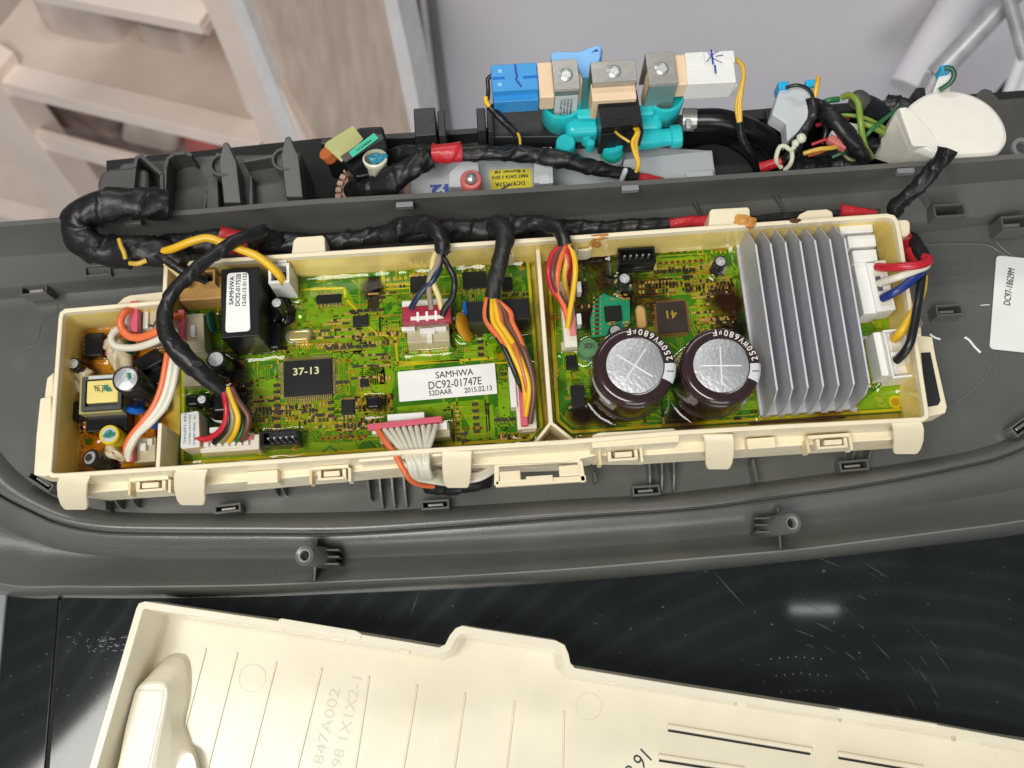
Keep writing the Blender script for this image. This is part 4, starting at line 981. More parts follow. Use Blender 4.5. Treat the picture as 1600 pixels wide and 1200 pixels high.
for (x,y,r,ang,i) in ((992,571,65,-33,0),(1127,571,63,0,1)):
    o,c,rr=can('large_capacitor',x,y,r,2.75,'sleeve',inv,markang=ang,n=64,rdisc=.70,lab=('large brown capacitor nearer the divider, its score cross turned diagonally','large brown capacitor next to the heatsink, its score cross upright')[i])
    # white polarity patch and print on the rounded shoulder
    prof=[(.715,.004),(.80,.006),(.89,.004),(.955,-.05),(.998,-.14)]
    def patch(a0,a1,m,nm,prof=prof,steps=14):
        rows=[]
        for q_,dz in prof: rows.append([c+Vector((math.cos(t),math.sin(t),0))*(rr*q_)+UP*(dz+.004) for t in np.linspace(math.radians(a0),math.radians(a1),steps)])
        obj(nm,MB().grid(rows),m,o,smooth=True)
    patch(-26,4,'stickerg','polarity_patch')
    obj('minus_sign',MB().box(c+Vector((math.cos(-.17),math.sin(-.17),0))*rr*.86+UP*.016,Vector((1,0,0)),Vector((0,1,0)),UP,.13,.018,.004),'ink',o)
    arctext('250WV680µF',c,rr*.855,.235,12,98,'inkw',o,.016,flip=True)
    if i==0:
        rows=[[c+Vector((math.cos(t),math.sin(t),0))*(rr*1.004)+UP*z for t in np.linspace(math.radians(190),math.radians(235),12)] for z in (-.5,-.95)]
        obj('side_label',MB().grid(rows),'stickerg',o,smooth=True)
can('small_capacitor',976,435,10.5,1.15,'sleeveb',inv,mark='y'); can('small_capacitor',1126,408,10.5,1.15,'sleeveb',inv,mark='y',markang=10); can('small_capacitor',962,517,11.5,.9,'sleeveb',inv,mark='y',markang=70)
o,c,r=can('green_inductor',920,543,16.5,.75,'greenl',inv,top='greenl',mark=None)
ptext('102K',920,540,16,8,.76,180,'ink',inv,bold=.01)
def ic(x,y,w_,h_,z1,parent,np_=(0,0),ang=0,lab=None,m='chip',lead='lead',ll=5,ver=False):
    o=blk('chip',x,y,w_,h_,.02,z1,m,parent,ang=ang,bev=.02,label=lab)
    c,ax,ay,hw,hh=rect(x,y,w_,h_,z1,ang); c=Vector((c.x,c.y,0)); mb=MB(); l=ll/38
    for (n_,A_,B_,ha,hb) in ((np_[0],ax,ay,hw,hh),(np_[1],ay,ax,hh,hw)):
        if not n_: continue
        pit=2*ha*.93/max(1,n_-1) if n_>1 else 0
        for k in range(n_):
            u=(-ha*.93+pit*k)
            for s_ in (-1,1):
                wd=min(.05,pit*.26 if n_>1 else .05)
                mb.box(c+A_*u+B_*(s_*(hb+l*.25))+UP*(z1*.45),A_,B_,UP,wd,l*.25,.012); mb.box(c+A_*u+B_*(s_*(hb+l*.72))+UP*.02,A_,B_,UP,wd,l*.34,.014)
    if mb.f: obj('leads',mb,lead,o,kind='stuff')
    return o
q=ic(1050,495,46,48,.16,inv,(20,20),lead='copperlead',ll=6,m='chipb',lab='brown-black square chip marked 41 on the right board')
ptext('41',1050,491,16,12,.162,180,'gold',q,bold=.015)
ic(903,618,21,33,.35,inv,(0,3),ll=5); ic(893,566,18,22,.18,inv,(0,0))
# teal sub-board standing with its own chip
plate('module_board',[(922,500),(930,466),(944,458),(952,462),(984,469),(985,505),(970,520),(925,528)],.15,.24,'tealg',inv,bev=.02)
ic(958,489,26,23,.42,inv,(0,0)); 
A=Art(); R=random.Random(4)
for k in range(9):
    u0,v0=uv(932,468+k*7); A.box('comp',u0,v0,.09,.045,.24,.30); A.rect('gold',u0-.13,v0,.04,.04,.246); A.rect('gold',u0+.13,v0,.04,.04,.246)
for k in range(14): u0,v0=uv(948+R.uniform(0,34),462+R.uniform(0,10) if k%2 else 510+R.uniform(-4,4)); A.box('compb',u0,v0,.05,.04,.24,.29); A.rect('gold',u0+.08,v0,.03,.04,.246)
for kk,(nm,mm) in dict(comp=('surface_components','compo'),compb=('surface_components','compy'),gold=('solder_pads','gold')).items(): obj(nm,A.L[kk],mm,inv,kind='stuff')
# dark header
def header(x,y,w_,h_,z1,n,parent,ang=0,deep=.5):
    c,ax,ay,hw,hh=rect(x,y,w_,h_,z1,ang); t=.09; C=Vector((c.x,c.y,z1/2)); mb=MB()
    mb.box(C+ay*(hh-t/2),ax,ay,UP,hw,t/2,z1/2); mb.box(C-ay*(hh-t/2),ax,ay,UP,hw,t/2,z1/2); mb.box(C+ax*(hw-t/2),ax,ay,UP,t/2,hh-t-.001,z1/2-.002); mb.box(C-ax*(hw-t/2),ax,ay,UP,t/2,hh-t-.001,z1/2-.002)
    mb.box(C-UP*(deep/2),ax,ay,UP,hw-t,hh-t,z1/2-deep/2)
    o=obj('pin_header',mb,'black',parent,bev=.015)
    if CUR[0]: FOOT[CUR[0]].append(('r',c.x,c.y,ax.x,ax.y,hw,hh))
    for k in range(n): 
        obj('pin',MB().box(Vector((c.x,c.y,z1-deep*.4))+ax*(-hw*.66+1.32*hw*k/(n-1)),ax,ay,UP,.035,.035,deep*.42),'screw',o)
header(995,399,58,25,1.1,5,inv)
# heatsink: seven tall fins on a base
hs=None
fb0=P(1151,377,0); fb1=P(1190,652,0); ax_=(fb1-fb0).normalized(); sd=Vector((-ax_.y,ax_.x,0)); 
if sd.x<0: sd=-sd
zt=2.75; Lf=(fb1-fb0).length
last=P(1330,374,zt) ; 
pitch=(P(1361,604,zt)-P(1217,616,zt)).dot(sd)/6
c=fb0+ax_*Lf/2+sd*pitch*3
base=obj('heatsink',MB().box(Vector((c.x,c.y,.15)),ax_,sd,UP,Lf/2,pitch*3+.12,.15),'sink',inv,bev=.02,label='silver finned aluminium heatsink on the right board')
FOOT['inv'].append(('r',c.x,c.y,ax_.x,ax_.y,Lf/2,pitch*3+.1))
for i in range(7):
    p=fb0+sd*(pitch*i); 
    prof=[(0,.02),(0,1.4),(.15,1.62),(1.30,zt),(Lf-.42,zt),(Lf-.12,zt-.65),(Lf,.9),(Lf,.02)]
    V=[p+ax_*a+UP*z for a,z in prof]
    f=obj('fin',MB().extr([v-sd*.025 for v in V],sd*.05),'sink',base)
    obj('fin_edge',MB().box(p+ax_*(1.30+(Lf-.42-1.30)/2)+UP*(zt+.006),ax_,sd,UP,(Lf-1.74)/2,.036,.012),'sinke',f)
    # ragged sawn foot
    obj('fin_foot',MB().extr([p+ax_*(Lf-.05)+UP*.32,p+ax_*(Lf+.10)+UP*.10,p+ax_*(Lf-.05)+UP*.10],sd*.30),'sinke',f)
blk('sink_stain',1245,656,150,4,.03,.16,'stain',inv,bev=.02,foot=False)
# white relays and sockets on the right board
for x,y,w_,h_ in ((1338,354,52,19),(1347,376,44,19),(1352,399,38,19)): blk('film_capacitor',x,y,w_,h_,0,1.55,'white',inv,bev=.06)
def socketblk(x,y,w_,h_,z1,parent,m='white',ang=0,name='wire_socket',wins=0,wm='void',**k):
    o=blk(name,x,y,w_,h_,0,z1,m,parent,ang=ang,bev=.035,**k); return o
def blob(name,x,y,z,rx,ry,rz,m,parent,seed=0,ang=0):
    c=P(x,y,z); R_=random.Random(seed); ph=[R_.uniform(0,6) for _ in range(6)]; a=math.radians(ang); mb=MB(); n,mm=28,16; rows=[]
    for i in range(mm+1):
        t=math.pi*i/mm; row=[]
        for k in range(n+1):
            f=2*math.pi*(k%n)/n; q_=1+.16*math.sin(2*f+ph[0]+t)+.12*math.sin(3*f*1+ph[1]+2*t)+.10*math.sin(5*f+ph[2])*math.sin(t)+.08*math.sin(4*t+ph[3])
            X=rx*q_*math.sin(t)*math.cos(f); Y=ry*q_*math.sin(t)*math.sin(f); row.append(c+Vector((X*math.cos(a)-Y*math.sin(a),X*math.sin(a)+Y*math.cos(a),rz*q_*math.cos(t))))
        rows.append(row)
    return obj(name,mb.grid(rows),m,parent,smooth=True)
def win(o,c,ax,ay,u,v,hw,hh,z,m='void',name='opening',th=.02,bev=0):
    return obj(name,MB().box(Vector((c.x,c.y,z))+ax*u+ay*v,ax,ay,UP,hw,hh,th),m,o,bev=bev)
def frame_ring(name,x0,y0,x1,y1,z0,z1,t,m,parent,ang=0,inner='void',depth=.5,**k):
    c,ax,ay,hw,hh=rect((x0+x1)/2,(y0+y1)/2,x1-x0,y1-y0,z1,ang); C=Vector((c.x,c.y,(z0+z1)/2)); hz=(z1-z0)/2; mb=MB()
    mb.box(C+ay*(hh-t/2),ax,ay,UP,hw,t/2,hz); mb.box(C-ay*(hh-t/2),ax,ay,UP,hw,t/2,hz); mb.box(C+ax*(hw-t/2),ax,ay,UP,t/2,hh-t-.001,hz-.001); mb.box(C-ax*(hw-t/2),ax,ay,UP,t/2,hh-t-.001,hz-.001)
    mb.box(C-UP*(depth/2),ax,ay,UP,hw-t,hh-t,hz-depth/2)
    if CUR[0]: FOOT[CUR[0]].append(('r',c.x,c.y,ax.x,ax.y,hw,hh))
    o=obj(name,mb,m,parent,bev=.02,**k)
    if inner: win(o,c,ax,ay,0,0,hw-t-.02,hh-t-.02,z1-depth+.02,inner)
    return o
# ---- right board sockets
CUR[0]='inv'
o=blk('wire_socket',1355,449,26,82,0,1.35,'white',inv,ang=2,bev=.05,label='tall white three wire socket by the right wall')
c,ax,ay,hw,hh=rect(1377,447,30,78,1.5,3)
o2=obj('socket_shroud',MB().box(Vector((c.x,c.y,.95)),ax,ay,UP,hw,hh,.55),'white',o,bev=.05)
for v in (.55,.12,-.32,-.72): win(o,c,ax,ay,.02,v*hh,hw*.62,.12,1.5,'wconn','contact_slot',.05,.02)
for v in (.3,-.1,-.5): win(o,c,ax,ay,-.08,v*hh,.10,.10,1.51,'inkg','contact_slot',.04)
o=blk('wire_socket',1384,552,26,70,0,1.2,'white',inv,ang=2,bev=.04,label='lower white two wire socket by the right wall')
q=frame_ring('socket_shroud',1387,513,1422,590,.3,1.55,.09,'white',o,ang=2,inner='wconn',depth=.45)
win(o,*rect(1404,553,32,7,1.5,2)[:3],0,0,.33,.09,1.45,'white','partition',.1,.02)
# left wall connector with salmon strips
o=blk('wire_socket',888,490,20,104,0,.85,'wconn',inv,bev=.03,label='tall ivory socket with two salmon strips beside the divider')
blk('key_strip',892,449,7,26,.9,1.05,'salmon',o,bev=.02,foot=False); blk('key_strip',893,495,9,56,.9,1.05,'salmon',o,bev=.02,foot=False)
for y in (448,498): blk('lock_tab',905,y,7,17,.4,1.0,'white',o,bev=.02,foot=False)
blk('socket_foot',890,540,26,13,0,.5,'clear',o,bev=.03)
# burnt patches on the resin
for pts,m_ in (([(921,372),(934,369),(955,371),(945,377),(936,384),(938,398),(926,398),(925,382)],'stain'),):
    V=ccw(ppoly(pts,1.2)); 
CUR[0]='main'
# ---- main board parts
q=ic(481,590,76,56,.17,main,(25,18),ll=8,lab='large black square chip marked 37-13'); ptext('37-13',478,580,40,11,.172,0,'silkw',q,bold=.012)
ic(513,467,38,14,.18,main,(7,0),ll=5); ic(563,501,24,17,.18,main,(0,0)); ic(543,636,20,24,.16,main,(4,0),ll=5); ic(569,598,13,13,.15,main,(3,3),ll=3)
ic(656,444,30,25,.22,main,(4,0),ll=9,ang=0); ic(741,437,37,26,.22,main,(4,0),ll=9); ic(792,443,16,21,.22,main,(2,0),ll=8)
ic(585,440,18,0.1+15,.03,main,(0,0),m='chipb'); ic(583,466,18,32,.03,main,(0,0),m='chipb')
blk('regulator',583,628,22,20,.05,.75,'black',main,bev=.12,seg=4); 
def stadium(name,x,y,w_,h_,z0,z1,m,parent,ang=0,ins=.06,**k):
    c,ax,ay,hw,hh=rect(x,y,w_,h_,z1,ang); L_=[]
    if hh>hw: ax,ay=ay,-ax; hw,hh=hh,hw
    for r_,z in ((hh,z0),(hh,z1-ins*.6),(hh-ins*.3,z1-ins*.15),(hh-ins,z1)):
        L_.append([Vector((c.x,c.y,z))+ax*((hw-hh)*(1 if math.cos(t)>=0 else -1)+r_*math.cos(t))+ay*(r_*math.sin(t)) for t in [2*math.pi*(i+.5)/28 for i in range(28)]])
    return loft(name,L_,m,parent,**k)
M['cryst']=mat('gilt_can',(.62,.50,.20),.25,metal=.7)
stadium('crystal',467,524,36,15,.1,.46,'cryst',main); stadium('crystal_rim',467,525,43,20,.02,.14,'steel',main,ins=.03)
# black relay with sticker
o=blk('relay',375,472,60,108,0,2.45,'blackm',main,bev=.04,label='tall black relay carrying the SAMHWA sticker')
st=sticker('relay_sticker',[(355,427),(388,425),(391,517),(352,520)],2.475,.16,'sticker',o)
c=P(371,454,2.49); pa=(P(372,425,2.49)-P(370,482,2.49)).normalized(); pb=Vector((-pa.y,pa.x,0))
k=1/ pxlen(c,pa)
lettering('SAMHWA',P(362,454,2.485),pa,pb,44*k,6.5*k,'ink',st,bold=.006); lettering('DC92-01752B',P(372,453,2.485),pa,pb,50*k,6.5*k,'ink',st,bold=.006); lettering('12-02-15 01122',P(382,452,2.485),pa,pb,51*k,5.5*k,'ink',st,bold=.006)
# tan and white tall single-wire sockets
o=frame_ring('wire_socket',314,421,336,443,.2,1.85,.10,'tan',main,inner='void',depth=.6,label='tan amber plastic socket beside the black relay')
blk('socket_body',313,450,66,36,0,1.25,'tan',o,bev=.05)
o=frame_ring('wire_socket',419,411,452,442,.1,1.95,.12,'white',main,inner='void',depth=.7,label='white single wire socket near the back wall')
blk('socket_latch',434,405,28,10,.5,1.9,'white',o,bev=.04)
o,c,r=can('small_capacitor',432,473,9.5,1.5,'sleeveb',main,mark='y'); can('small_capacitor',337,561,15.5,1.9,'sleeveb',main,mark='y',markang=200); 
can('small_capacitor',315,624,8.5,1.1,'sleeveb',main,mark='y',markang=80)
blk('choke',300,625,22,20,0,.9,'black',main,bev=.15,seg=4); blk('coil_block',352,628,46,34,0,.5,'black',main,bev=.2,seg=4)
blk('relay_skirt',408,525,60,44,0,.5,'black',main,bev=.15,seg=4)
blob('black_potting',428,480,.0,.7,1.0,.34,'black',main,14,10); blob('black_potting',447,492,.0,.42,.42,.25,'black',main,17,10)
obj('disc_capacitor',MB().lathe(P(333,503,.75),Vector((1,.15,.2)),[(.02,-.14),(.38,-.12),(.5,-.05),(.5,.05),(.38,.12),(.02,.14)],28),'greend',main,smooth=True)
obj('indicator_led',MB().lathe(P(469,495,.05),UP,[(.05,0),(.05,.05),(.02,.08)],10),'led',main,smooth=True)
obj('varistor',MB().lathe(P(726,511,.55),(Vector((1,.22,.55))),[(.03,-.17),(.40,-.15),(.60,-.08),(.66,0),(.60,.08),(.40,.15),(.03,.17)],36),'yelld',main,smooth=True,label='mustard yellow disc varistor')
obj('varistor',MB().lathe(P(728,482,.3),Vector((1,.1,.2)),[(.02,-.1),(.3,-.07),(.34,0),(.3,.07),(.02,.1)],24),'blued',main,smooth=True)
o=blk('relay',779,485,96,33,0,1.6,'blackm',main,bev=.04,label='long black relay behind the wires')
FOOT['main'].append(('c',*P(726,515,0)[:2],.45))
# red socket
o=blk('wire_socket',668,505,66,58,0,.95,'clear',main,bev=.04,ty=.9,label='ivory socket holding the crimson four wire plug')
blk('socket_latch',668,516,24,8,.9,1.25,'white',o,bev=.03,foot=False); blk('socket_latch',671,526,9,18,.85,1.1,'wconn',o,bev=.03,foot=False)
for x in (638,687): blk('socket_corner',x,513,21,6,.95,1.2,'white',o,bev=.02,foot=False)
blk('socket_back',665,476,74,16,.5,1.3,'white',o,bev=.04,foot=False)
# bottom pink socket
o=blk('wire_socket',648,677,110,22,0,.8,'clear',main,ang=3,bev=.04,label='wide socket with ten wires leaving toward the front')
blk('socket_shroud',640,668,118,13,.55,1.05,'white',o,bev=.03,foot=False)
blk('lock_tab',634,651,58,11,.3,.95,'white',o,bev=.03,foot=False)
# right vertical pink socket
o=blk('wire_socket',826,664,22,22,0,.5,'clear',main,bev=.04,label='tall narrow socket along the divider with a pink strip')
blk('socket_shroud',820,618,30,104,0,.75,'wconn',o,bev=.03)
blk('lock_tab',801,604,10,64,.2,.9,'white',o,bev=.03,foot=False)
for k in range(9): blk('contact',827,584+k*9,6,4,.74,.86,'gold' if 0 else 'copperlead',o,bev=.01,foot=False)
# front-left wide socket and the labelled white relay, header
o=blk('wire_socket',359,693,92,24,0,.95,'wconn',main,bev=.04,label='wide ivory socket with red, yellow and brown wires')
blk('lock_tab',345,671,36,9,.4,1.0,'white',o,bev=.03,foot=False)
blk('key_strip',352,685,86,9,.94,1.08,'salmon',o,bev=.02,foot=False)
for k in range(7): blk('socket_tooth',322+k*10.4,694.5-k*.5,7.5,7,.9,1.12,'white',o,bev=.02,foot=False)
o=blk('relay',297,672,29,56,0,1.35,'wconn',main,ang=2,bev=.04,label='small ivory relay with grey printed label at the front left corner')
sticker('relay_sticker',[(285,646),(309,642),(308,697),(282,700)],1.36,.05,'stickerg',o)
for i,(s_,x) in enumerate((('CE  10(4)A 250VAC',304),('JQ1a-12V RELAY',297),('12A 125VAC',290))):
    c=P(x-1,672-i*1,1.37); pa=-(P(x,645,1.37)-P(x-1,697,1.37)).normalized(); pb=Vector((-pa.y,pa.x,0)); lettering(s_,c,pa,pb,1.2,.10,'inkg',o,bold=.003)
header(438,684,58,24,.8,5,main)
# label on the board
st=sticker('board_sticker',[(621,581),(773,567),(777,615),(624,628)],.16,.05,'sticker',main,label='white sticker printed SAMHWA DC92-01747E 2015.02.13')
for s_,x,y,w_,h_ in (('SAMHWA',710,583.5,59,10),('DC92-01747E',711,598.5,83,12),('52DAAR',688,613,36,8),('2015.02.13',747,608,43,8)): ptext(s_,x,y,w_,h_,.168,1.8,'ink',st,lift=0,bold=.004)

# ---- power board parts
CUR[0]='pwr'
blk('relay',146,538,29,36,.0,.6,'black',pwr,bev=.05)
for k in range(5): blk('relay_pin',131.5,524+k*7,3,3,.25,.35,'lead',pwr,bev=.01,foot=False)
can('small_capacitor',114,568,10.5,1.25,'sleeveb',pwr,mark='y',markang=40)
o=blk('transformer',158,615,68,60,.1,1.25,'mylar',pwr,bev=.03,label='square transformer with yellow tape window')
fr_=frame_ring('ferrite_core',127,587,190,640,1.2,1.5,.16,'ferrite',o,ang=0,inner=None,depth=.2)
obj('tape_winding',MB().box(P(161,612,1.5),BX,BY,UP,.62,.46,.08),'yellow',o,bev=.06)
blk('core_gap',158,589,40,5,1.5,1.53,'lgrey',o,bev=.01,foot=False)
ptext('TD  EN',157,608,20,6,1.585,0,'ink',o,bold=.006)
obj('ink_triangle',tube(MB(),[P(147,603,1.59),P(159,613,1.59),P(170,602,1.59),P(147,603,1.59)],.012,5),'ink',o)
obj('teal_mark',tube(MB(),spline([P(162,605,1.59),P(168,602,1.59),P(164,609,1.59),P(172,606,1.59),P(168,611,1.59),P(175,609,1.59)]),.05,6),'inkteal',o)
blk('relay',167,660,66,27,.0,.75,'black',pwr,bev=.05); blk('diode_block',121,641,19,30,0,.7,'black',pwr,bev=.08)
o,c,r=can('tall_capacitor',196,592,22.5,2.4,'sleeveb',pwr,markang=12,n=48,rdisc=.82,lab='tall black capacitor with a teal tick on its silver top',tilt=(-.10,.02,1))
obj('teal_mark',tube(MB(),spline([P(199,585,2.41),P(203,583,2.41),P(200,589,2.41),P(204,588,2.41),P(201,592,2.41)]),.05,6),'inkteal',o)
blk('diode_block',231,563,42,24,.1,1.2,'black',pwr,ang=28,bev=.08); blk('diode_block',238,580,40,50,0,.9,'black',pwr,ang=10,bev=.2)
obj('disc_capacitor',MB().lathe(P(211,639,.6),Vector((.25,.9,.5)),[(.02,-.14),(.33,-.12),(.42,0),(.33,.12),(.02,.14)],28),'blued',pwr,smooth=True,label='bright blue disc capacitor')
obj('disc_capacitor',MB().lathe(P(240,662,.5),Vector((.5,.7,.5)),[(.02,-.1),(.28,-.08),(.34,0),(.28,.08),(.02,.1)],24),'blued',pwr,smooth=True)
obj('disc_capacitor',MB().lathe(P(201,543,.7),Vector((.3,.2,.9)),[(.3,-.5),(.33,.1),(.25,.2),(.02,.24)],24),'greend',pwr,smooth=True)
o,c,r=can('yellow_capacitor',170,679,16.5,1.2,mat('yellow_sleeve',(.72,.58,.03),.25,coat=.4),pwr,mark=None,top='lgrey',rdisc=.72)
obj('teal_mark',tube(MB(),spline([P(162,683,1.22),P(168,675,1.22),P(174,674,1.22),P(166,683,1.22),P(176,680,1.22),P(178,676,1.22)]),.06,6),'inkteal',o)
can('small_capacitor',140,715,15,1.2,'sleeveb',pwr,markang=75,rdisc=.72,tilt=(-.35,.1,1))
obj('ink_dot',MB().lathe(P(138,715,1.23),Vector((-.35,.1,1)),[(.15,0),(.14,.02)],16),'ink',pwr,smooth=True)
# glue
blob('glue_blob',186,553,.6,.42,.75,.5,'glue',pwr,1,10); blob('glue_blob',176,536,.5,.35,.3,.35,'glue',pwr,2); blob('glue_blob',126,586,.4,.5,.3,.35,'glue',pwr,3,15); blob('glue_blob',120,600,.35,.2,.4,.3,'glue',pwr,4,20)
blob('glue_blob',179,708,.6,.55,.25,.3,'glue',pwr,5,-35); blob('fuse',170,552,.35,.3,.12,.12,'red',pwr,6,-15)
blk('wire_socket',237,503,38,52,0,1.35,'clear',pwr,ang=6,bev=.05,label='milky socket by the back wall holding the orange loop plug'); blk('lock_tab',227,500,8,26,1.3,1.5,'white',pwr,bev=.02,foot=False)
ptext('L',238,506,10,8,1.38,70,'ink',pwr,bold=.02,name='marker_tick')
blk('wire_socket',226,703,34,38,0,1.05,'clear',pwr,bev=.05,label='milky socket at the front wall with three wires'); blk('lock_tab',223,698,9,12,1,1.25,'white',pwr,bev=.02,foot=False); blk('lock_tab',234,690,8,10,1,1.2,'wconn',pwr,bev=.02,foot=False)
CUR[0]='main'
blk('wire_socket',304,520,30,60,0,1.2,'clear',main,ang=3,bev=.05,label='milky socket at the left edge with a pink plug'); blk('lock_tab',301,516,7,16,1.15,1.4,'white',main,bev=.02,foot=False)
blk('wire_socket',303,590,34,26,0,.6,'clear',main,bev=.04)

# ================================================================== potting resin skins
def resin(name,polypx,feet,m,parent,zb=.035,amp=.17,noise=.012,step=.075,extra=None):
    V=ccw(ppoly(polypx,0)); xs=[p.x for p in V]; ys=[p.y for p in V]
    # walk a grid aligned with the board
    def loc_(p): d=p-V[0]; return d.dot(BX),d.dot(BY)
    L_=[loc_(p) for p in V]; us=[a for a,b in L_]; vs=[b for a,b in L_]
    U_=np.arange(min(us),max(us)+step,step); W_=np.arange(min(vs),max(vs)+step,step); UU,VV=np.meshgrid(U_,W_)
    X=V[0].x+UU*BX.x+VV*BY.x; Y=V[0].y+UU*BX.y+VV*BY.y
    inside=np.zeros_like(UU,bool); n=len(L_); dw=np.full_like(UU,9.)
    for i in range(n):
        (x1,y1),(x2,y2)=L_[i],L_[(i+1)%n]
        cnd=((y1>VV)!=(y2>VV))&(UU<(x2-x1)*(VV-y1)/((y2-y1) if y2!=y1 else 1e-9)+x1); inside^=cnd
        l2=(x2-x1)**2+(y2-y1)**2; t=np.clip(((UU-x1)*(x2-x1)+(VV-y1)*(y2-y1))/l2,0,1); dw=np.minimum(dw,np.hypot(UU-x1-t*(x2-x1),VV-y1-t*(y2-y1)))
    d=np.full_like(UU,9.)
    for f in feet:
        if f[0]=='c': q_=np.hypot(X-f[1],Y-f[2])-f[3]
        else:
            dx=X-f[1]; dy=Y-f[2]; a=np.abs(dx*f[3]+dy*f[4])-f[5]; b=np.abs(-dx*f[4]+dy*f[3])-f[6]
            q_=np.hypot(np.maximum(a,0),np.maximum(b,0))+np.minimum(np.maximum(a,b),0)
        d=np.minimum(d,q_)
    Z=zb+amp*np.exp(-np.maximum(d,0)/.16)+.10*np.exp(-np.maximum(dw-.1,0)/.12)
    Z+=noise*(np.sin(X*3.1+Y*2.2)+np.sin(X*1.3-Y*4.1+1)+.6*np.sin(X*7.3+Y*5.7)+.6*np.sin(-X*6.1+Y*8.3+2))*.5
    idx=-np.ones(UU.shape,int); idx[inside]=np.arange(inside.sum())
    vs_=[Vector((x,y,z)) for x,y,z in zip(X[inside],Y[inside],Z[inside])]; fs=[]
    q=(idx[:-1,:-1]>=0)&(idx[:-1,1:]>=0)&(idx[1:,1:]>=0)&(idx[1:,:-1]>=0)
    for j,i in zip(*np.nonzero(q)): fs.append((int(idx[j,i]),int(idx[j,i+1]),int(idx[j+1,i+1]),int(idx[j+1,i])))
    mb=MB(); mb.v=vs_; mb.f=fs; mb.m=[0]*len(fs)
    return obj(name,mb,m,parent,smooth=True,kind='stuff')
def inset_world(pts,z): return [proj(Vector((p.x,p.y,0))) for p in pts]
Iw=offs(Ob,.22)
def corner(px,py): return proj(Vector((*P(px,py,ZR)[:2],0)))
BL=corner(80,744); 
def zpx(px,py,z=ZR): q=P(px,py,z); return proj(Vector((q.x,q.y,0)))
# bays bounded by the walls at rim level
resin('potting_resin',[zpx(95,487),zpx(252,475),zpx(252,520),(262,560),(262,650),zpx(246,662),zpx(243,734),zpx(82,741)],FOOT['pwr'],'resinb',pwr,zb=.06)
resin('potting_resin',[zpx(255,475),zpx(260,414),zpx(837,375.5),(843,400),(858,664),(834,694),zpx(700,702),zpx(280,730),zpx(247,732),zpx(252,662),(265,650),(265,560)],FOOT['main'],'resin',main,amp=.20)
resin('potting_resin',[(845,400),zpx(842,375.5),zpx(1386,337),zpx(1402,345),zpx(1448,652),zpx(1100,675),(896,690),(864,664)],FOOT['inv'],'resinr',inv,amp=.20)
CUR[0]=None

stadium('crystal',1002,496,13,33,.03,.26,'tan',inv,ins=.04); stadium('crystal_rim',1002,496,17,37,.02,.12,'lead',inv,ins=.02)

blob('resin_drip',938,371,2.0,.42,.10,.28,'glueo',bx,21,4); blob('resin_drip',930,380,1.5,.28,.09,.5,'glueo',bx,22,4); blob('resin_drip',1165,345,2.2,.40,.16,.16,'glueo',bx,23,4); blob('resin_drip',1176,352,2.1,.12,.12,.3,'glueo',bx,24,4)
# ================================================================== wire harnesses
hn=empty('wire_harness',P(250,400,1),'long black taped wire harness along the cream box, branching to its sockets','wire harness')
bundle('taped_trunk',[(262,322,2.2),(215,318,2.6),(165,322,2.7),(128,340,2.5),(128,372,2.3),(160,392,2.2),(215,392,2.3),(262,398,2.3),(288,412,2.4)],lambda t:.66 if t<.72 else .66-(t-.72)*1.1,'tape',hn,seed=3,wr=.07,tape=1.5,n=28)
bundle('taped_trunk',[(240,385,1.0),(300,381,.9),(360,378,.8),(430,380,.8),(520,378,.7),(600,366,1.0),(650,362,1.3),(720,360,1.0),(780,358,1.2),(830,356,1.6)],lambda t:.42+.06*math.sin(9*t),'tape',hn,seed=5,wr=.10,tape=.9,n=26)
bundle('taped_trunk',[(830,356,1.5),(870,356,.9),(940,357,.8),(1020,352,.8),(1060,350,.8)],lambda t:.42-.16*t,'tape',hn,seed=6,wr=.09,tape=.8)
bundle('taped_trunk',[(1110,348,.8),(1180,343,.9),(1260,336,.9),(1330,333,1.0),(1375,333,1.2)],.17,'tape',hn,seed=8,wr=.1,tape=.6)
bundle('red_tape_wrap',[(344,374,1.2),(372,379,1.1),(405,388,.9)],.52,'redtape',hn,seed=9,wr=.05,label='red tape wrap behind the cut tail',n=24)
bundle('red_tape_wrap',[(1046,350,.95),(1075,346,.95),(1108,345,.9)],lambda t:.20+.05*t,'redtape',hn,seed=10,label='red tape wrap left of the glued back tab')
bundle('red_tape_wrap',[(1314,328,1.2),(1340,331,1.2),(1372,333,1.2)],lambda t:.25-.1*t,'redtape',hn,seed=11,label='red tape wrap near the right end of the box')
bundle('taped_branch',[(395,382,1.4),(412,362,2.4),(390,368,2.9),(363,379,3.2),(317,412,3.4),(281,444,3.4),(262,472,3.3),(257,503,3.2),(266,531,3.1),(283,553,3.0),(309,577,2.7),(332,597,2.3),(349,612,1.9)],lambda t:.26 if t<.6 else .26+.15*math.sin((t-.6)/.4*3.1)-.10*max(0,t-.9)*10*.3,'tape',hn,seed=12,wr=.06,tape=1.6,n=26,label='black taped branch looping over the left end of the box')
bundle('cut_tail',[(430,372,1.2),(415,366,1.9),(413,356,2.3)],lambda t:.42-.25*t,'tapem',hn,seed=13,wr=.2)
bundle('taped_branch',[(600,368,1.5),(640,353,2.0),(668,352,2.5),(686,364,2.8),(691,382,2.7),(690,398,2.6)],lambda t:.40-.12*t*t,'tape',hn,seed=14,wr=.09,n=24)
obj('tape_flap',MB().extr([P(688,392,2.8),P(698,390,2.8),P(706,393,2.9),P(700,397,2.8),P(690,399,2.8)],UP*.03),'tapem',hn)
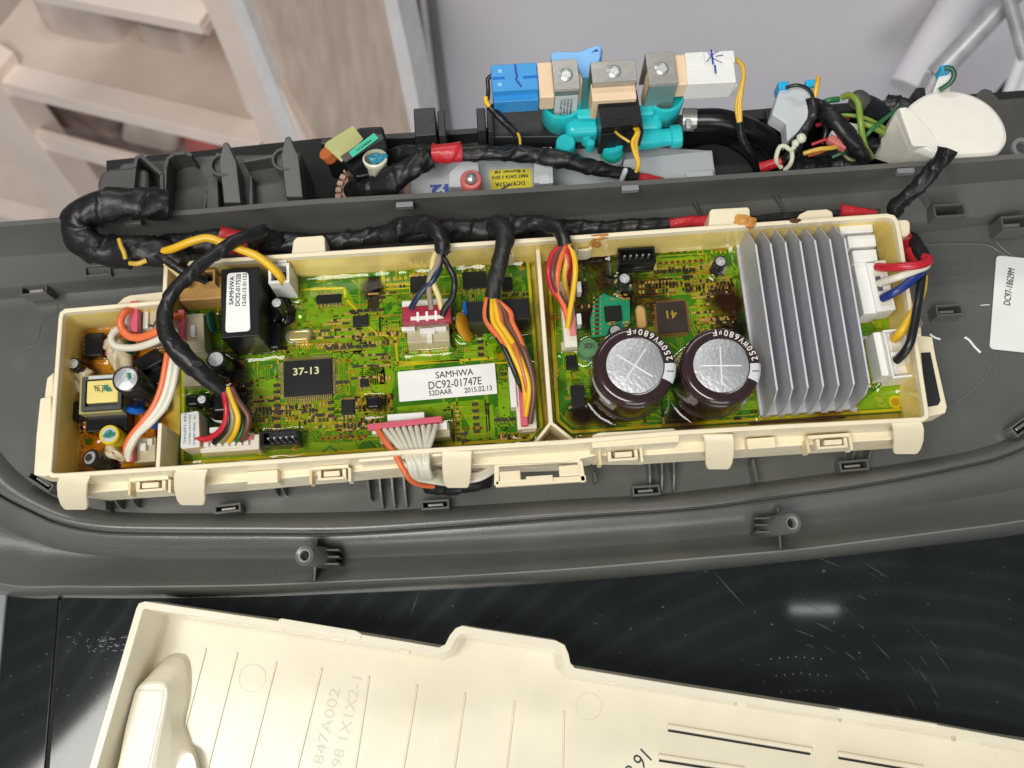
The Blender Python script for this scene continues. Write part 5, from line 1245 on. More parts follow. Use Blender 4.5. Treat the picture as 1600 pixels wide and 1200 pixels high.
bundle('taped_branch',[(772,356,2.0),(780,350,2.5),(788,362,2.8),(787,385,2.8),(780,415,2.5),(773,440,2.2),(770,464,1.9)],lambda t:.37-.05*t,'tapem',hn,seed=15,wr=.06,tape=1.6,n=24)
bundle('taped_branch',[(800,354,2.0),(840,349,2.3),(866,354,2.6),(879,368,2.7),(884,382,2.6)],lambda t:.40-.12*t,'tape',hn,seed=16,wr=.1,n=24)
bundle('taped_tail',[(1398,333,1.4),(1400,322,1.7),(1418,306,2.1),(1442,283,2.7),(1463,260,3.2),(1478,241,3.6),(1482,234,3.7)],lambda t:.28+.10*t,'tape',hn,seed=17,wr=.14,tape=.7,n=24,label='black taped tail standing up over the rear wall at the right')
obj('cable_tie',tube(MB(),spline([P(186,374,3.2),P(189,384,3.25),P(194,395,3.2),P(196,404,3.05)]),.09,8),'w_gold',hn,smooth=True)
obj('wire_loop',tube(MB(),spline([P(203,411,2.6),P(215,412,2.7),P(229,407,2.7)]),.10,8),'w_gold',hn,smooth=True)
wire('wire',[(252,394,2.6),(272,388,2.9),(300,377,3.1),(325,372,3.1),(350,380,3.0),(380,391,2.8),(405,402,2.7),(425,418,2.5),(438,432,2.2),(441,441,1.6)],.165,'w_yellow',hn,'yellow wire arching to the white single wire socket',n=12)
bundle('taped_branch',[(246,398,2.7),(262,408,2.7),(282,422,2.6),(300,430,2.4),(322,438,2.0)],.17,'tape',hn,seed=19,tape=.5)
wire('wire',[(258,411,2.4),(270,420,2.3),(284,434,2.0),(290,446,1.6)],.13,'w_cream',hn,'cream wire into the tan socket')
# orange/white loops of the left bay
obj('plug',MB().box(P(212,497,1.75),BX,BY,UP,.155,.66,.22),'pink',hn,bev=.03,label='pink plug strip in the left bay'); 
blk('plug_body',198,500,16,46,1.1,1.75,'white',hn,ang=4,bev=.05,foot=False)
wire('wire',[(206,485,1.9),(197,486,2.2),(189,498,2.3),(190,512,2.2),(201,525,2.2),(221,527,2.3),(242,519,2.6),(262,508,2.7)],.155,'w_orange',hn,'orange wire loop of the left bay',n=12)
wire('wire',[(196,512,1.7),(184,515,1.9),(174,526,2.0),(177,538,2.0),(190,543,2.0),(212,543,2.1),(236,536,2.4),(262,524,2.6)],.145,'w_white',hn,'white wire loop of the left bay',n=12)
wire('wire',[(204,500,1.5),(190,508,1.6),(180,520,1.6),(180,532,1.7)],.10,'w_white',hn)
obj('plug',MB().box(P(285,509,1.55),BX,BY,UP,.12,.62,.2),'pink',hn,bev=.03,label='pink plug strip left of the green disc')
wire('wire',[(285,495,1.7),(276,494,1.9),(266,500,2.3)],.13,'w_orange',hn)
obj('plug',MB().box(P(205,706,1.3),BX,BY,UP,.13,.38,.18),'pink',hn,bev=.03,label='pink plug strip at the front of the left bay')
for dx,m_,k in ((0,'w_orange',0),(9,'w_white',1),(18,'w_white',2)):
    wire('wire',[(262+dx,552,2.6),(258+dx,575,2.5),(252+dx,605,2.3),(240+dx*1.0,635,2.1),(222+dx*.8,660,1.9),(206+dx*.5,680,1.7),(197+dx*.3,698+k*4,1.5),(197+dx*.25,708+k*6,1.35)],.125,m_,hn,['orange wire running down the left bay','white wire beside the orange one','outer white wire of the left bay'][k],n=12)
# fan to the front-left socket
for (x,y,m_,l) in ((312,690,'w_red','red wire to the front-left socket'),(334,692,'w_black',None),(346,691,'w_olive','olive wire'),(357,690,'w_yellow','yellow wire to the front-left socket'),(368,689,'w_green',None),(377,688,'w_brown','brown wire to the front-left socket')):
    i=dict(w_red=0,w_black=1,w_olive=2,w_yellow=3,w_green=4,w_brown=5)[m_]; sx=347+i*3
    xm=[352,358,364,372,372,388][i]
    pts=[(sx,606,2.0),(sx+2+i*1.5,625,2.0),(xm,650,1.9),(xm-(2 if i else 1),668,1.7),((x+xm)/2,681,1.4),(x,y,1.15)]
    if i==0: pts=[(347,606,2.0),(353,630,2.1),(353,655,1.9),(343,674,1.6),(325,685,1.35),(305,686,1.25)]
    if i==4: pts=[(366,618,1.4),(378,650,1.5),(379,668,1.4),(374,682,1.3),(369,690,1.15)]
    wire('wire',pts,.115 if i!=4 else .08,m_,hn,l,n=10)
obj('plug',MB().box(P(307,684,1.2),BX,BY,UP,.18,.13,.1),'salmon',hn,bev=.03)
# crimson plug and its four wires
o=obj('plug',MB().box(P(667,493,1.55),BX,BY,UP,.98,.36,.24),'red',hn,bev=.04,label='crimson four wire plug')
c,ax,ay,hw,hh=rect(667,494,60,9,1.8)
win(o,c,ax,ay,0,-.06,hw*.86,.08,1.785,'wconn','plug_recess',.015,.01)
for k in range(3): win(o,c,ax,ay,-.36+.36*k,.0,.05,.2,1.80,'white','plug_rib',.02,.01)
for pts,m_,r_ in (([(683,393,2.6),(677,405,2.7),(675,425,2.6),(678,445,2.4),(685,462,2.2),(690,482,1.8)],'w_cream',.12),([(687,398,2.6),(684,412,2.7),(673,430,2.6),(670,450,2.4),(672,468,2.1),(674,482,1.8)],'w_greyb',.12),([(688,402,2.5),(686,420,2.6),(678,436,2.6),(665,450,2.4),(652,465,2.2),(642,482,1.8)],'w_navy',.12),([(692,402,2.6),(700,415,2.7),(709,432,2.6),(710,450,2.5),(705,468,2.2),(696,480,2.0),(691,493,1.8)],'w_black',.125)):
    wire('wire',pts,r_,m_,hn,{'w_cream':'cream wire to the crimson plug','w_navy':'dark blue wire to the crimson plug'}.get(m_),n=12)
# fan to the right vertical socket of the main board
obj('plug',MB().box(P(816,617,1.0),BX,BY,UP,.14,1.28,.16),'pink',hn,bev=.03,label='long pink plug strip beside the divider')
for i,(m_,dx,ye) in enumerate((('w_orange',-5,575),('w_black',-3,600),('w_yellow',1,650),('w_yellow',5,662),('w_rust',8,640),('w_brown',10,667),('w_orange',13,590))):
    e=[(817,575),(818,612),(822,640),(822,650),(824,630),(828,662),(822,588)][i]
    mid=[(762,505),(765,508),(772,506),(780,504),(785,508),(793,505),(800,503)][i]; m2=[(790,545),(792,552),(798,548),(806,545),(808,550),(822,555),(818,545)][i]; m3=[(806,570),(808,590),(818,595),(826,600),(822,600),(834,605),(824,565)][i]
    s0=[(761,466),(763,468),(768,468),(773,468),(774,470),(777,469),(777,470)][i]
    wire('wire',[(*s0,1.9),(mid[0]-(4 if i<2 else 3),mid[1]-15,1.9),(*mid,1.9),((mid[0]+m2[0])/2+1,(mid[1]+m2[1])/2,2.0),(*m2,2.0),(*m3,1.7),(*e,1.1)],.115,m_,hn,{0:'thin orange wire',1:'black wire along the fan',5:'brown outer wire of the fan'}.get(i),n=10)
# fan to the salmon socket of the right board
for i,(m_,P_) in enumerate((('w_red',[(879,381),(862,400),(857,425),(862,450),(876,470),(886,492)]),('w_brown',[(882,381),(868,402),(864,430),(872,455),(884,478),(888,498)]),('w_orange',[(884,382),(876,405),(871,430),(872,455),(882,480),(888,505)]),('w_gold',[(887,382),(886,405),(882,430),(884,448),(887,462)]),('w_red',[(886,382),(888,410),(889,430),(890,455)]),('w_yellow',[(889,383),(897,400),(899,425),(895,460),(890,490),(887,512)]),('w_brown',[(891,384),(896,398),(897,415),(893,438),(889,452)]))):
    n_=len(P_); zs=np.interp(np.linspace(0,1,n_),[0,.4,1],[2.5,2.3,1.05]); wire('wire',[(x,y,z) for (x,y),z in zip(P_,zs)],.115,m_,hn,{0:'red wire of the bunch beside the divider',5:'yellow wire of the bunch beside the divider'}.get(i),n=10)
# ten wires out of the front
obj('plug',MB().box(P(633,662,1.25),BX*math.cos(.045)+BY*math.sin(.045),-BX*math.sin(.045)+BY*math.cos(.045),UP,1.47,.12,.14),'pink',hn,bev=.03,label='wide pink plug strip at the front edge')
for k in range(9):
    x0=601+k*10; y0=671-k*.75; xm=[638,640,644,651,657,661,668,663,668][k]; xe=[640,642,648,656,658,665,668,663,666][k]
    wire('wire',[(x0,y0,1.25),(x0+ (xm-x0)*.35,y0+16,1.6),(xm-(3 if k<5 else 0),y0+42,1.9),(xe,727,1.9),(xe+3,739,1.5),(xe+12-(k*.9),748-k*.3,.9),(684,754-k*2.2,.2),(705,757-k*2,-.5)],.105,'w_white',hn,'white wire from the wide pink plug' if k==0 else None,n=10)
wire('wire',[(590,671,1.25),(600,687,1.6),(617,710,1.8),(631,735,1.7),(643,751,1.1),(662,758,.3),(690,760,-.5)],.115,'w_orange',hn,'orange wire leaving over the front edge',n=12)
bundle('taped_branch',[(668,756,-.3),(700,758,-.8),(740,752,-1.2),(760,746,-1.5)],.42,'tape',hn,seed=31,tape=.8)
for k in range(3): wire('wire',[(730,752-k*5,-.4),(750,748-k*4,-.3),(768,738-k*4,-.5),(785,722-k*2,-.9)],.10,'w_white',hn)
# right-hand wires over the box rim
bundle('taped_branch',[(1408,370,.6),(1418,388,.8),(1430,402,1.4),(1440,412,1.8)],lambda t:.42-.1*t,'redtape',hn,seed=33,wr=.08,label='dark red tape wrap outside the right wall')
bundle('taped_branch',[(1416,368,.5),(1428,380,1.0),(1436,394,1.6),(1444,410,1.9)],.28,'tape',hn,seed=34,wr=.15)
obj('plug',MB().box(P(1376,415,1.7),BX,BY,UP,.22,.2,.08),'wconn',hn,bev=.03)
wire('wire',[(1443,402,2.3),(1452,405,2.5),(1447,411,2.6),(1430,415,2.7),(1405,417,2.5),(1385,418,2.1),(1370,417,1.7)],.175,'w_red',hn,'thick red wire over the right wall',n=12)
wire('wire',[(1449,410,2.3),(1446,416,2.5),(1425,425,2.5),(1400,434,2.3),(1374,443,1.7)],.16,'w_cream' if 0 else 'w_white',hn,'white wire over the right wall',n=12)
wire('wire',[(1442,420,2.2),(1432,432,2.4),(1410,449,2.3),(1393,459,2.1),(1379,466,1.7)],.175,'w_blue',hn,'thick blue wire over the right wall',n=12)
wire('wire',[(1441,425,2.0),(1438,450,2.3),(1434,475,2.5),(1429,505,2.5),(1422,535,2.4),(1412,552,2.1),(1401,563,1.6)],.175,'w_black',hn,'thick black wire to the lower right socket',n=12)
wire('wire',[(1443,432,1.9),(1440,455,2.0),(1430,480,2.1),(1415,508,2.1),(1405,522,1.9),(1397,530,1.5)],.175,'w_yellow',hn,'thick yellow wire to the lower right socket',n=12)

# ================================================================== rear of the machine: frame and parts behind the grey wall
fr=empty('machine_rear',P(800,250,-3),'dark grey ribbed plastic rear of the machine with standing ears, behind the console','machine rear')
def hull(name,pts,z0,z1,m,parent=fr,bev=.08,**k): return plate(name,pts,z0,z1,m,parent,bev=bev,**k)
ZB=-4
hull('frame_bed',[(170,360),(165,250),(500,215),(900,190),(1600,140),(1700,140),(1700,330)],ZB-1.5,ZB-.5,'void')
hull('frame_rail',[(500,216),(905,188),(905,196),(500,226)],ZB,-.6,'dark'); hull('frame_rail',[(1060,180),(1600,141),(1700,135),(1700,150),(1600,154),(1060,196)],ZB,-.3,'dark')
hull('frame_block',[(152,340),(150,285),(156,268),(170,262),(205,259),(232,262),(232,345)],ZB,-.2,'dgrey',bev=.25)
hull('frame_block',[(186,345),(183,258),(192,253),(330,240),(472,238),(476,330)],ZB,-1.1,'dgrey',bev=.2)
# outline ribs of the left block
for pts,z in (([(203,330),(210,262),(213,246),(220,243),(228,250),(252,272),(254,335)],0.2),([(256,330),(258,262),(262,247),(272,240),(290,238),(298,242)],.1),([(318,330),(322,300),(334,262),(340,240)],.0)):
    V=[P(x,y,z) for x,y in pts]; mb=MB(); th=.16
    for a,b in zip(V,V[1:]):
        d=(b-a).normalized(); s_=Vector((-d.y,d.x,0)); mb.box((a+b)/2-UP*1.6,d,s_,UP,(b-a).length/2+.05,th/2,1.6)
    obj('frame_rib',mb,'dgrey',fr,bev=.03)
def ear(x,y,ztop,w_=16,h_=28,side=1):
    # standing hook with a half-round cup
    c=P(x,y,ztop); mb=MB().lathe(c,UP,[(.52,-.9),(.54,0),(.44,0),(.42,-.25),(.08,-.25),(.07,-.4)],28,cap=False); e=obj('frame_ear',mb,'dgrey',fr,smooth=True)
    p0=P(x+2*side,y-20,ztop+.4)
    obj('ear_fin',MB().extr([P(x-4,y-6,ztop),P(x+1,y-34,ztop+.7),P(x+9,y-36,ztop+.7),P(x+22,y-4,ztop),P(x+30,y+60,ztop-.2),P(x+2,y+60,ztop-.2)],Vector((0,0,-1.2))),'dgrey',e,bev=.06)
    obj('ear_hole',MB().lathe(c-UP*.2,UP,[(.09,-.03),(.09,.03)],14),'void',e)
hull('frame_panel',[(345,325),(350,258),(400,250),(470,236),(478,318)],ZB,-.6,'dgrey',bev=.1)
ear(347,257,.6); ear(444,248,.6)
for x0,x1 in ((322,342),(388,396),(450,474)): hull('frame_post',[(x0,330),(x0+2,275),(x1-2,273),(x1,330)],ZB,.1,'dgrey',bev=.05)
hull('frame_bar',[(380,248),(440,238),(442,243),(380,254)],-1.2,.3,'dgrey',bev=.04)
for x,y,w_,h_ in ((664,190,34,44),(690,192,12,40),(752,186,14,36),(766,184,10,44)): blk('frame_lug',x,y,w_,h_,-3,.8,'dark',fr,bev=.06,foot=False,tx=.9)
hull('frame_box',[(770,215),(768,170),(850,158),(905,160),(905,215)],-3.5,.1,'dark',bev=.1)
hull('frame_shelf',[(560,240),(560,222),(860,205),(870,235)],-3.4,-1.5,'dgrey',bev=.05)
hull('frame_side',[(1504,262),(1522,160),(1528,144),(1538,136),(1550,140),(1562,154),(1700,142),(1700,250)],-3.5,-.2,'dgrey',bev=.12)
hull('frame_block',[(1060,320),(1062,200),(1225,185),(1230,240),(1400,260),(1400,320)],ZB,-2.6,'dark',bev=.1)
obj('frame_dome',MB().lathe(P(1115,285,-1.9),UP,[(2.2,-1.2),(2.15,-.3),(1.9,0),(.01,.05)],48),'dark',fr,smooth=True)
obj('screw_seat',MB().lathe(P(1597,232,-.1),UP,[(.5,-.3),(.48,.08),(.3,.08),(.28,-.1)],24,cap=False),'greyl',fr,smooth=True)
for x,y in ((1205,178),(1430,172),(1440,146)): blk('frame_lug',x,y,14,20,-3,.2,'dark',fr,bev=.05,foot=False)
# detergent drawer housing, pale grey
dh=empty('drawer_housing',P(850,300,-2),'pale grey plastic housing with yellow sticker and pinkish screw post behind the grey wall','drawer housing')
plate('housing_top',[(640,330),(640,262),(672,250),(860,235),(980,225),(1112,234),(1121,300)],-3,-.7,'lgrey',dh,bev=.1)
plate('raised_deck',[(968,300),(975,248),(1113,234),(1122,300)],-1,.0,'lgrey',dh,bev=.06)
plate('deck_step',[(1072,285),(1072,268),(1114,265),(1116,285)],-.2,.3,'lgrey',dh,bev=.04)
o=plate('wire_guide',[(834,286),(834,244),(848,229),(863,229),(865,286)],-.7,1.2,'lgrey',dh,bev=.05)
blk('guide_recess',850,270,16,34,1.15,1.22,'lgrey',dh,bev=.02,foot=False)
o=plate('screw_bracket',[(700,292),(700,270),(720,250),(748,252),(752,292)],-.8,.3,'lgrey',dh,bev=.1)
o=obj('screw_post',MB().lathe(P(736,280,1.1),UP,[(.46,-1.6),(.46,-.06),(.42,0),(.27,0),(.25,-.12)],36,cap=False),'rosy',dh,smooth=True,label='pinkish round post holding a silver screw')
obj('screw_head',MB().lathe(P(736,278,1.08),UP,[(.27,-.1),(.27,.0),(.20,.10),(.07,.14),(.06,.06),(.01,.05)],28),'screw',o,smooth=True)
obj('post_core',MB().lathe(P(975,272,1.4),Vector((.1,.1,1)),[(.10,-1.2),(.11,.3),(.07,.36)],16),'lgrey',dh,smooth=True)
st=plate('date_sticker',[(764,266),(829,263),(832,296),(767,300)],-.69,-.67,'yellowst',dh,label='yellow sticker with upside-down print')
for s_,x,y,w_,h_ in (('9 Burner 1#',797,268,48,5),('PART DATA 5 2014',797,276,56,5),('DC97-157A',797,287,46,6)): ptext(s_,x,y,w_,h_,-.66,180,'ink',st,bold=.01)
c0=[P(786,298,-.655),P(800,287,-.655),P(793,286,-.655)]
obj('pen_mark',tube(MB(),[P(780,298,-.65),P(797,288,-.65)],.05,6),'inkg',st)
ptext('42',693,295,38,14,-.69,180,'inkblue',dh,bold=.05,name='marker_number',lift=.02)
# motor gear cover in tan, left
obj('gear_disc',MB().lathe(P(600,305,-.8),UP,[(1.9,-.5),(1.9,0),(1.5,.0),(1.5,-.15),(.9,-.15),(.8,.1),(.01,.1)],40),'tansp',dh,smooth=True)
for k in range(10):
    t=2.4+k*.16; c=P(600,305,-.75); obj('gear_tooth',MB().box(c+Vector((math.cos(t),math.sin(t),0))*2.0,Vector((math.cos(t),math.sin(t),0)),Vector((-math.sin(t),math.cos(t),0)),UP,.12,.10,.15),'tansp',dh)
# olive labelled switch
sw=empty('level_switch',P(550,240,0),'black switch block with olive paper label and small green sticker, left of the taped harness','switch')
obj('body',MB().extr([P(528,230,1.2),P(560,198,1.2),P(598,196,1.2),P(606,226,1.2),P(600,270,1.2),P(556,278,1.2),P(534,252,1.2)][::-1],-UP*3),'black',sw,bev=.12)
obj('paper_label',MB().extr([P(507,229,1.7),P(510,223,1.75),P(552,197,1.75),P(568,218,1.7),P(534,254,1.55)],UP*.06),'olive',sw,bev=.02)
o=obj('grey_band',MB().extr([P(532,246,1.8),P(585,210,1.8),P(598,212,1.7),P(600,219,1.7),P(540,255,1.7)],UP*.12),'dgrey',sw,bev=.04)
o=obj('green_sticker',MB().extr([P(545,238,1.96),P(584,208,1.96),P(592,216,1.96),P(551,246,1.96)],UP*.02),'greenst',sw)
pa=(P(586,214,1.96)-P(549,241,1.96)).normalized(); lettering('488J55L',P(568,227,1.985),-pa,Vector((pa.y,-pa.x,0)),.85,.12,'ink',o,bold=.006)
obj('copper_ring',MB().lathe(P(512,240,.9),Vector((-.5,.2,1)),[(.35,-.3),(.35,.1),(.2,.1)],20),'w_rust',sw,smooth=True)
nz=obj('pale_nozzle',MB().lathe(P(586,247,1.9),Vector((-.05,.3,1)),[(.40,-2.2),(.42,-.3),(.50,-.2),(.52,0),(.44,.06),(.42,-.1)],32,cap=False),mat('ivory_rubber',(.68,.68,.52),.4),sw,smooth=True)
blob('teal_grease',590,248,1.92,.38,.28,.10,'inkteal' if 0 else mat('teal_grease',(.01,.20,.30),.35,bump=.6,bscale=500),nz,8,20)
# thick rear harness
rh=empty('rear_harness',P(700,250,1),'thick wrinkled black taped harness with a bright red band lying behind the grey wall','wire harness')
bundle('taped_trunk',[(556,296,-.2),(578,298,.6),(610,283,1.4),(645,262,1.7),(672,246,1.8)],lambda t:.62-.16*t,'tape',rh,seed=41,wr=.12,tape=1.1,n=32)
bundle('taped_trunk',[(612,250,.6),(640,240,1.2),(678,240,1.7)],lambda t:.36,'tape',rh,seed=44,wr=.15,tape=.9,n=26)
bundle('red_tape_band',[(676,240,1.8),(700,239,1.85),(721,238,1.8)],.40,'redtape',rh,seed=42,wr=.04,tape=1.2,n=28,label='bright red tape band')
bundle('taped_trunk',[(720,238,1.75),(760,240,1.7),(810,240,1.6),(845,244,1.5),(890,252,1.4),(930,262,1.2),(965,270,.9),(995,277,.6)],lambda t:.34 if t<.7 else .34-.08*(t-.7)/.3,'tape',rh,seed=43,wr=.12,tape=1.2,n=30)
bundle('red_tape_band',[(996,277,.6),(1015,280,.5),(1040,286,.2)],.2,'redtape',rh,seed=45,label='small red end wrap')

# ================================================================== inlet valve
vt=3.0
va=empty('water_valve',P(950,220,0),'teal water inlet valve with three metal strapped coils standing behind the grey wall','water valve')
def vcyl(name,x,y,z,r,h0,m,parent=va,axis=UP,prof=None,**k): return obj(name,MB().lathe(P(x,y,z),axis,prof or [(r,-h0),(r,-.06),(r-.05,0),(.01,0)],36),m,parent,smooth=True,**k)
# teal collars
for x,y,r in ((878,158,.86),(964,160,.80),(1040,148,.82)):
    vcyl('collar',x,y,1.7,r,1.2,'teal',prof=[(r*.45,-2.6),(r*.55,-2.2),(r*.80,-1.7),(r*.97,-1.3),(r,-.1),(r*.97,0),(r*.84,0),(r*.80,-.3)])
obj('manifold',MB().box(P(958,196,.75),BX,BY,UP,2.1,.55,.55),'teal',va,bev=.35,seg=5)
obj('manifold_web',MB().box(P(918,183,1.3),BX,BY,UP,.5,.25,.4),'teal',va,bev=.15,seg=4)
obj('manifold_web',MB().box(P(1003,178,1.3),BX,BY,UP,.5,.25,.4),'teal',va,bev=.15,seg=4)
ax_h=(P(1066,213,.8)-P(980,221,.8)).normalized()
obj('outlet_tube',MB().lathe(P(985,220,.8),ax_h,[(.44,0),(.44,1.0),(.38,1.4),(.38,1.7),(.50,1.75),(.50,2.15),(.44,2.2)],32),'teal',va,smooth=True)
for x,y in ((917,212),(923,222)): vcyl('gate_nub',x,y,.9,.20,.6,'teal')
vcyl('spout',884,222,.9,.42,1.0,'teal'); vcyl('spout_ring',884,231,.5,.43,.3,'teald'); vcyl('spout_pipe',885,238,.1,.38,1.2,'lgrey')
vcyl('spout',957,222,1.0,.50,1.0,'teal'); vcyl('spout_ring',957,233,.6,.52,.3,'teald'); vcyl('spout_pipe',957,242,.2,.48,1.4,'lgrey')
blk('manifold_back',915,150,26,60,-.3,1.6,mat('deep_teal',(.005,.20,.20),.35),va,bev=.1,foot=False)
# coils with straps
def coil(x0,y0,x1,y1,yf,lab=False,dx=0,name='coil'):
    """x0..x1,y0..y1: strap top in the picture; yf: foot of the strap's front face"""
    c,ax,ay,hw,hh=rect((x0+x1)/2,(y0+y1)/2,x1-x0,y1-y0,vt+.3,0)
    e=obj('coil',MB().lathe(Vector((c.x,c.y,vt-.1))+ax*.08-ay*.05,UP,[(.62,-2.1),(.66,-1.9),(.66,-.3),(.62,0)],36),'coil',va,smooth=True)
    t=.05; C=Vector((c.x,c.y,0)); zt_=vt+.3; q=[]
    mb=MB().box(C+UP*zt_,ax,ay,UP,hw,hh,t)
    f=P(0+(x0+x1)/2+dx,yf,1.2); d=C-ay*hh; 
    mb.box(C-ay*(hh-.0)+UP*(zt_-1.15),ax,ay,UP,hw,t,1.14); mb.box(C+ay*(hh)+UP*(zt_-1.15),ax,ay,UP,hw,t,1.14)
    s=obj('metal_strap',mb,'steel',e,bev=.02)
    obj('strap_screw',MB().lathe(C+UP*(zt_+.05)-ay*.02,UP,[(.30,-.02),(.29,.04),(.20,.08),(.18,.03),(.10,.03),(.09,.05),(.01,.05)],28),'screw',e,smooth=True)
    return e,C,ax,ay,hw,hh,zt_
e1_,C,ax,ay,hw,hh,z_=coil(864,94,904,140,196)
lab=obj('coil_label',MB().box(C-ay*(hh+.055)+UP*(z_-1.25),ax,ay,UP,hw*.9,.008,.85),'stickerg',e1_,bev=.0)
for k,s_ in enumerate(('A.C 220/240V 50/60HZ','SOLENOID VALVE','CLASS F  0.8MPA','BITRON 7230')):
    if k==3: s_='TYPE 20B 7230'
    lettering(s_,C-ay*(hh+.066)+UP*(z_-1.25)+ax*(.22-.14*k),-UP,ax,1.25,.08,'ink',e1_,bold=.004)
coil(924,96,994,128,150); e3,C3,ax3,ay3,hw3,hh3,z3=coil(1011,83,1056,132,182)
blk('coil_block',959,142,70,28,1.2,3.0,'coil',va,bev=.06,foot=False); blk('coil_block',853,124,24,56,2.0,3.0,'coil',va,bev=.08,foot=False); blk('coil_block',1066,108,26,48,2.1,3.1,'coil',va,bev=.08,foot=False)
# plugs on the coils
bp=empty('blue_plug',P(800,130,2),'bright blue two-part plug with a blue pen line, on the left coil','plug')
o=blk('plug_body',804,120,72,42,1.9,3.0,'bluep',bp,bev=.04,foot=False); blk('plug_lower',806,146,70,24,1.7,2.6,'bluep',bp,bev=.04,foot=False)
for x,y,w_,h_ in ((779,122,19,4),(829,120,23,4),(781,111,6,5),(781,132,6,5)): blk('groove',x,y,w_,h_,2.99,3.01,'blued' if w_>10 else 'bluel',bp,bev=0,foot=False)
obj('pen_line',tube(MB(),spline([P(x,y,3.02) for x,y in ((805,101),(806,112),(808,120),(806,124),(811,130),(814,135))]),.035,6),'inkblue',bp)
wire('wire',[(768,118,2.5),(762,124,2.4),(763,140,2.2),(762,156,2.1)],.09,'w_black',bp)
wire('wire',[(759,151,2.2),(760,160,2.1),(767,168,2.0)],.11,'w_yellow',bp); bundle('wire_sleeve',[(765,166,2.0),(780,182,1.8),(798,200,1.7),(806,210,1.7)],.16,'tape',bp,tape=.4); wire('wire',[(803,202,1.7),(811,212,1.7),(813,226,1.6)],.06,'w_gold',bp)
kp=empty('black_plug',P(968,180,2),'black two-leg plug with yellow wires on the front of the middle coil','plug')
o=blk('plug_body',968,169,64,54,.9,2.75,'blackm',kp,ang=3,bev=.05,foot=False)
blk('plug_leg',951,196,28,28,.5,2.2,'blackm',kp,ang=3,bev=.05,foot=False); blk('plug_leg',991,194,26,28,.5,2.2,'blackm',kp,ang=3,bev=.05,foot=False); blk('plug_notch',964,146,8,12,2.7,2.80,'coil',kp,bev=.02,foot=False); blk('plug_groove',971,183,18,4,2.72,2.77,'void',kp,bev=0,foot=False)
wire('wire',[(957,199,2.2),(966,210,2.3),(984,222,2.3)],.06,'w_gold',kp); 
for d in (0,6): wire('wire',[(988+d,196,2.3),(995+d*.5,207,2.4),(988+d,222,2.3),(992+d*.6,240,2.2),(997+d*.3,255,2.0),(994,268,1.6)],.08,'w_gold' if d else 'w_yellow',kp,n=10)
wpg=empty('white_plug',P(1110,105,2.5),'white plug with dark blue scribble on the right coil, trailing yellow wires','plug')
blk('plug_body',1110,105,76,50,2.0,3.2,'white',wpg,ang=-1,bev=.05,foot=False); blk('plug_step',1086,91,30,20,3.18,3.28,'white',wpg,bev=.04,foot=False); blk('plug_step',1131,88,34,18,3.18,3.28,'white',wpg,bev=.04,foot=False); blk('plug_lower',1114,130,76,12,2.0,2.8,'white',wpg,bev=.04,foot=False)
for pts in ([(1111,78),(1113,90),(1114,100)],[(1117,102),(1118,114)]): obj('pen_line',tube(MB(),spline([P(x,y,3.3) for x,y in pts]),.04,6),'inkblue',wpg)
for pts in ([(1104,96),(1115,84),(1122,80)],[(1106,82),(1116,92),(1128,98)],[(1118,88),(1130,86)]): obj('pen_line',tube(MB(),spline([P(x,y,3.3) for x,y in pts]),.018,5),'inkblue',wpg)
for d,m_ in ((0,'w_gold'),(5,'w_yellow'),(9,'w_gold')): wire('wire',[(1147+d*.3,92,2.8),(1158+d*.3,102,2.9),(1161+d*.2,118,2.8),(1156+d*.4,140,2.6),(1150+d*.8,165,2.3),(1154+d*.4,192,2.0)],.075,m_,wpg,n=10)
bundle('wire_sleeve',[(1155,190,2.0),(1160,215,1.5),(1175,245,.8),(1185,265,.0)],.16,'tape',wpg,tape=.5)
hd=empty('blue_lever',P(900,95,1.5),'light blue plastic lever standing behind the coils of the valve','lever')
obj('lever_arm',MB().extr([P(860,82,1.6),P(866,79,1.6),P(905,79,1.6),P(928,70,1.6),P(936,68,1.6),P(942,76,1.6),P(941,88,1.6),P(936,96,1.6),P(924,125,1.2),P(908,125,1.2),P(900,96,1.6),P(862,98,1.6)][::-1],-UP*.8),'bluel',hd,bev=.12,seg=3)
obj('lever_hollow',MB().extr([P(916,88,1.62),P(932,76,1.62),P(938,82,1.62),P(934,90,1.62)][::-1],-UP*.05),'inkblue',hd)
# hose and clamp right of the valve
ho=empty('rubber_hose',P(1120,200,0),'fat black rubber hose with a metal clamp, right of the teal valve','hose')
obj('hose',tube(MB(),spline(PP([(1085,188,.6),(1125,188,.8),(1160,198,.6),(1195,215,.1),(1215,240,-.6),(1220,265,-1.6)]),.15),.50,24),'black',ho,smooth=True)
obj('hose_clamp',tube(MB(),PP([(1066,187,.6),(1088,187,.65)]),.50,24),'steel',ho,smooth=True); blk('clamp_screw',1076,192,9,14,1.0,1.25,'screw',ho,bev=.05,foot=False)
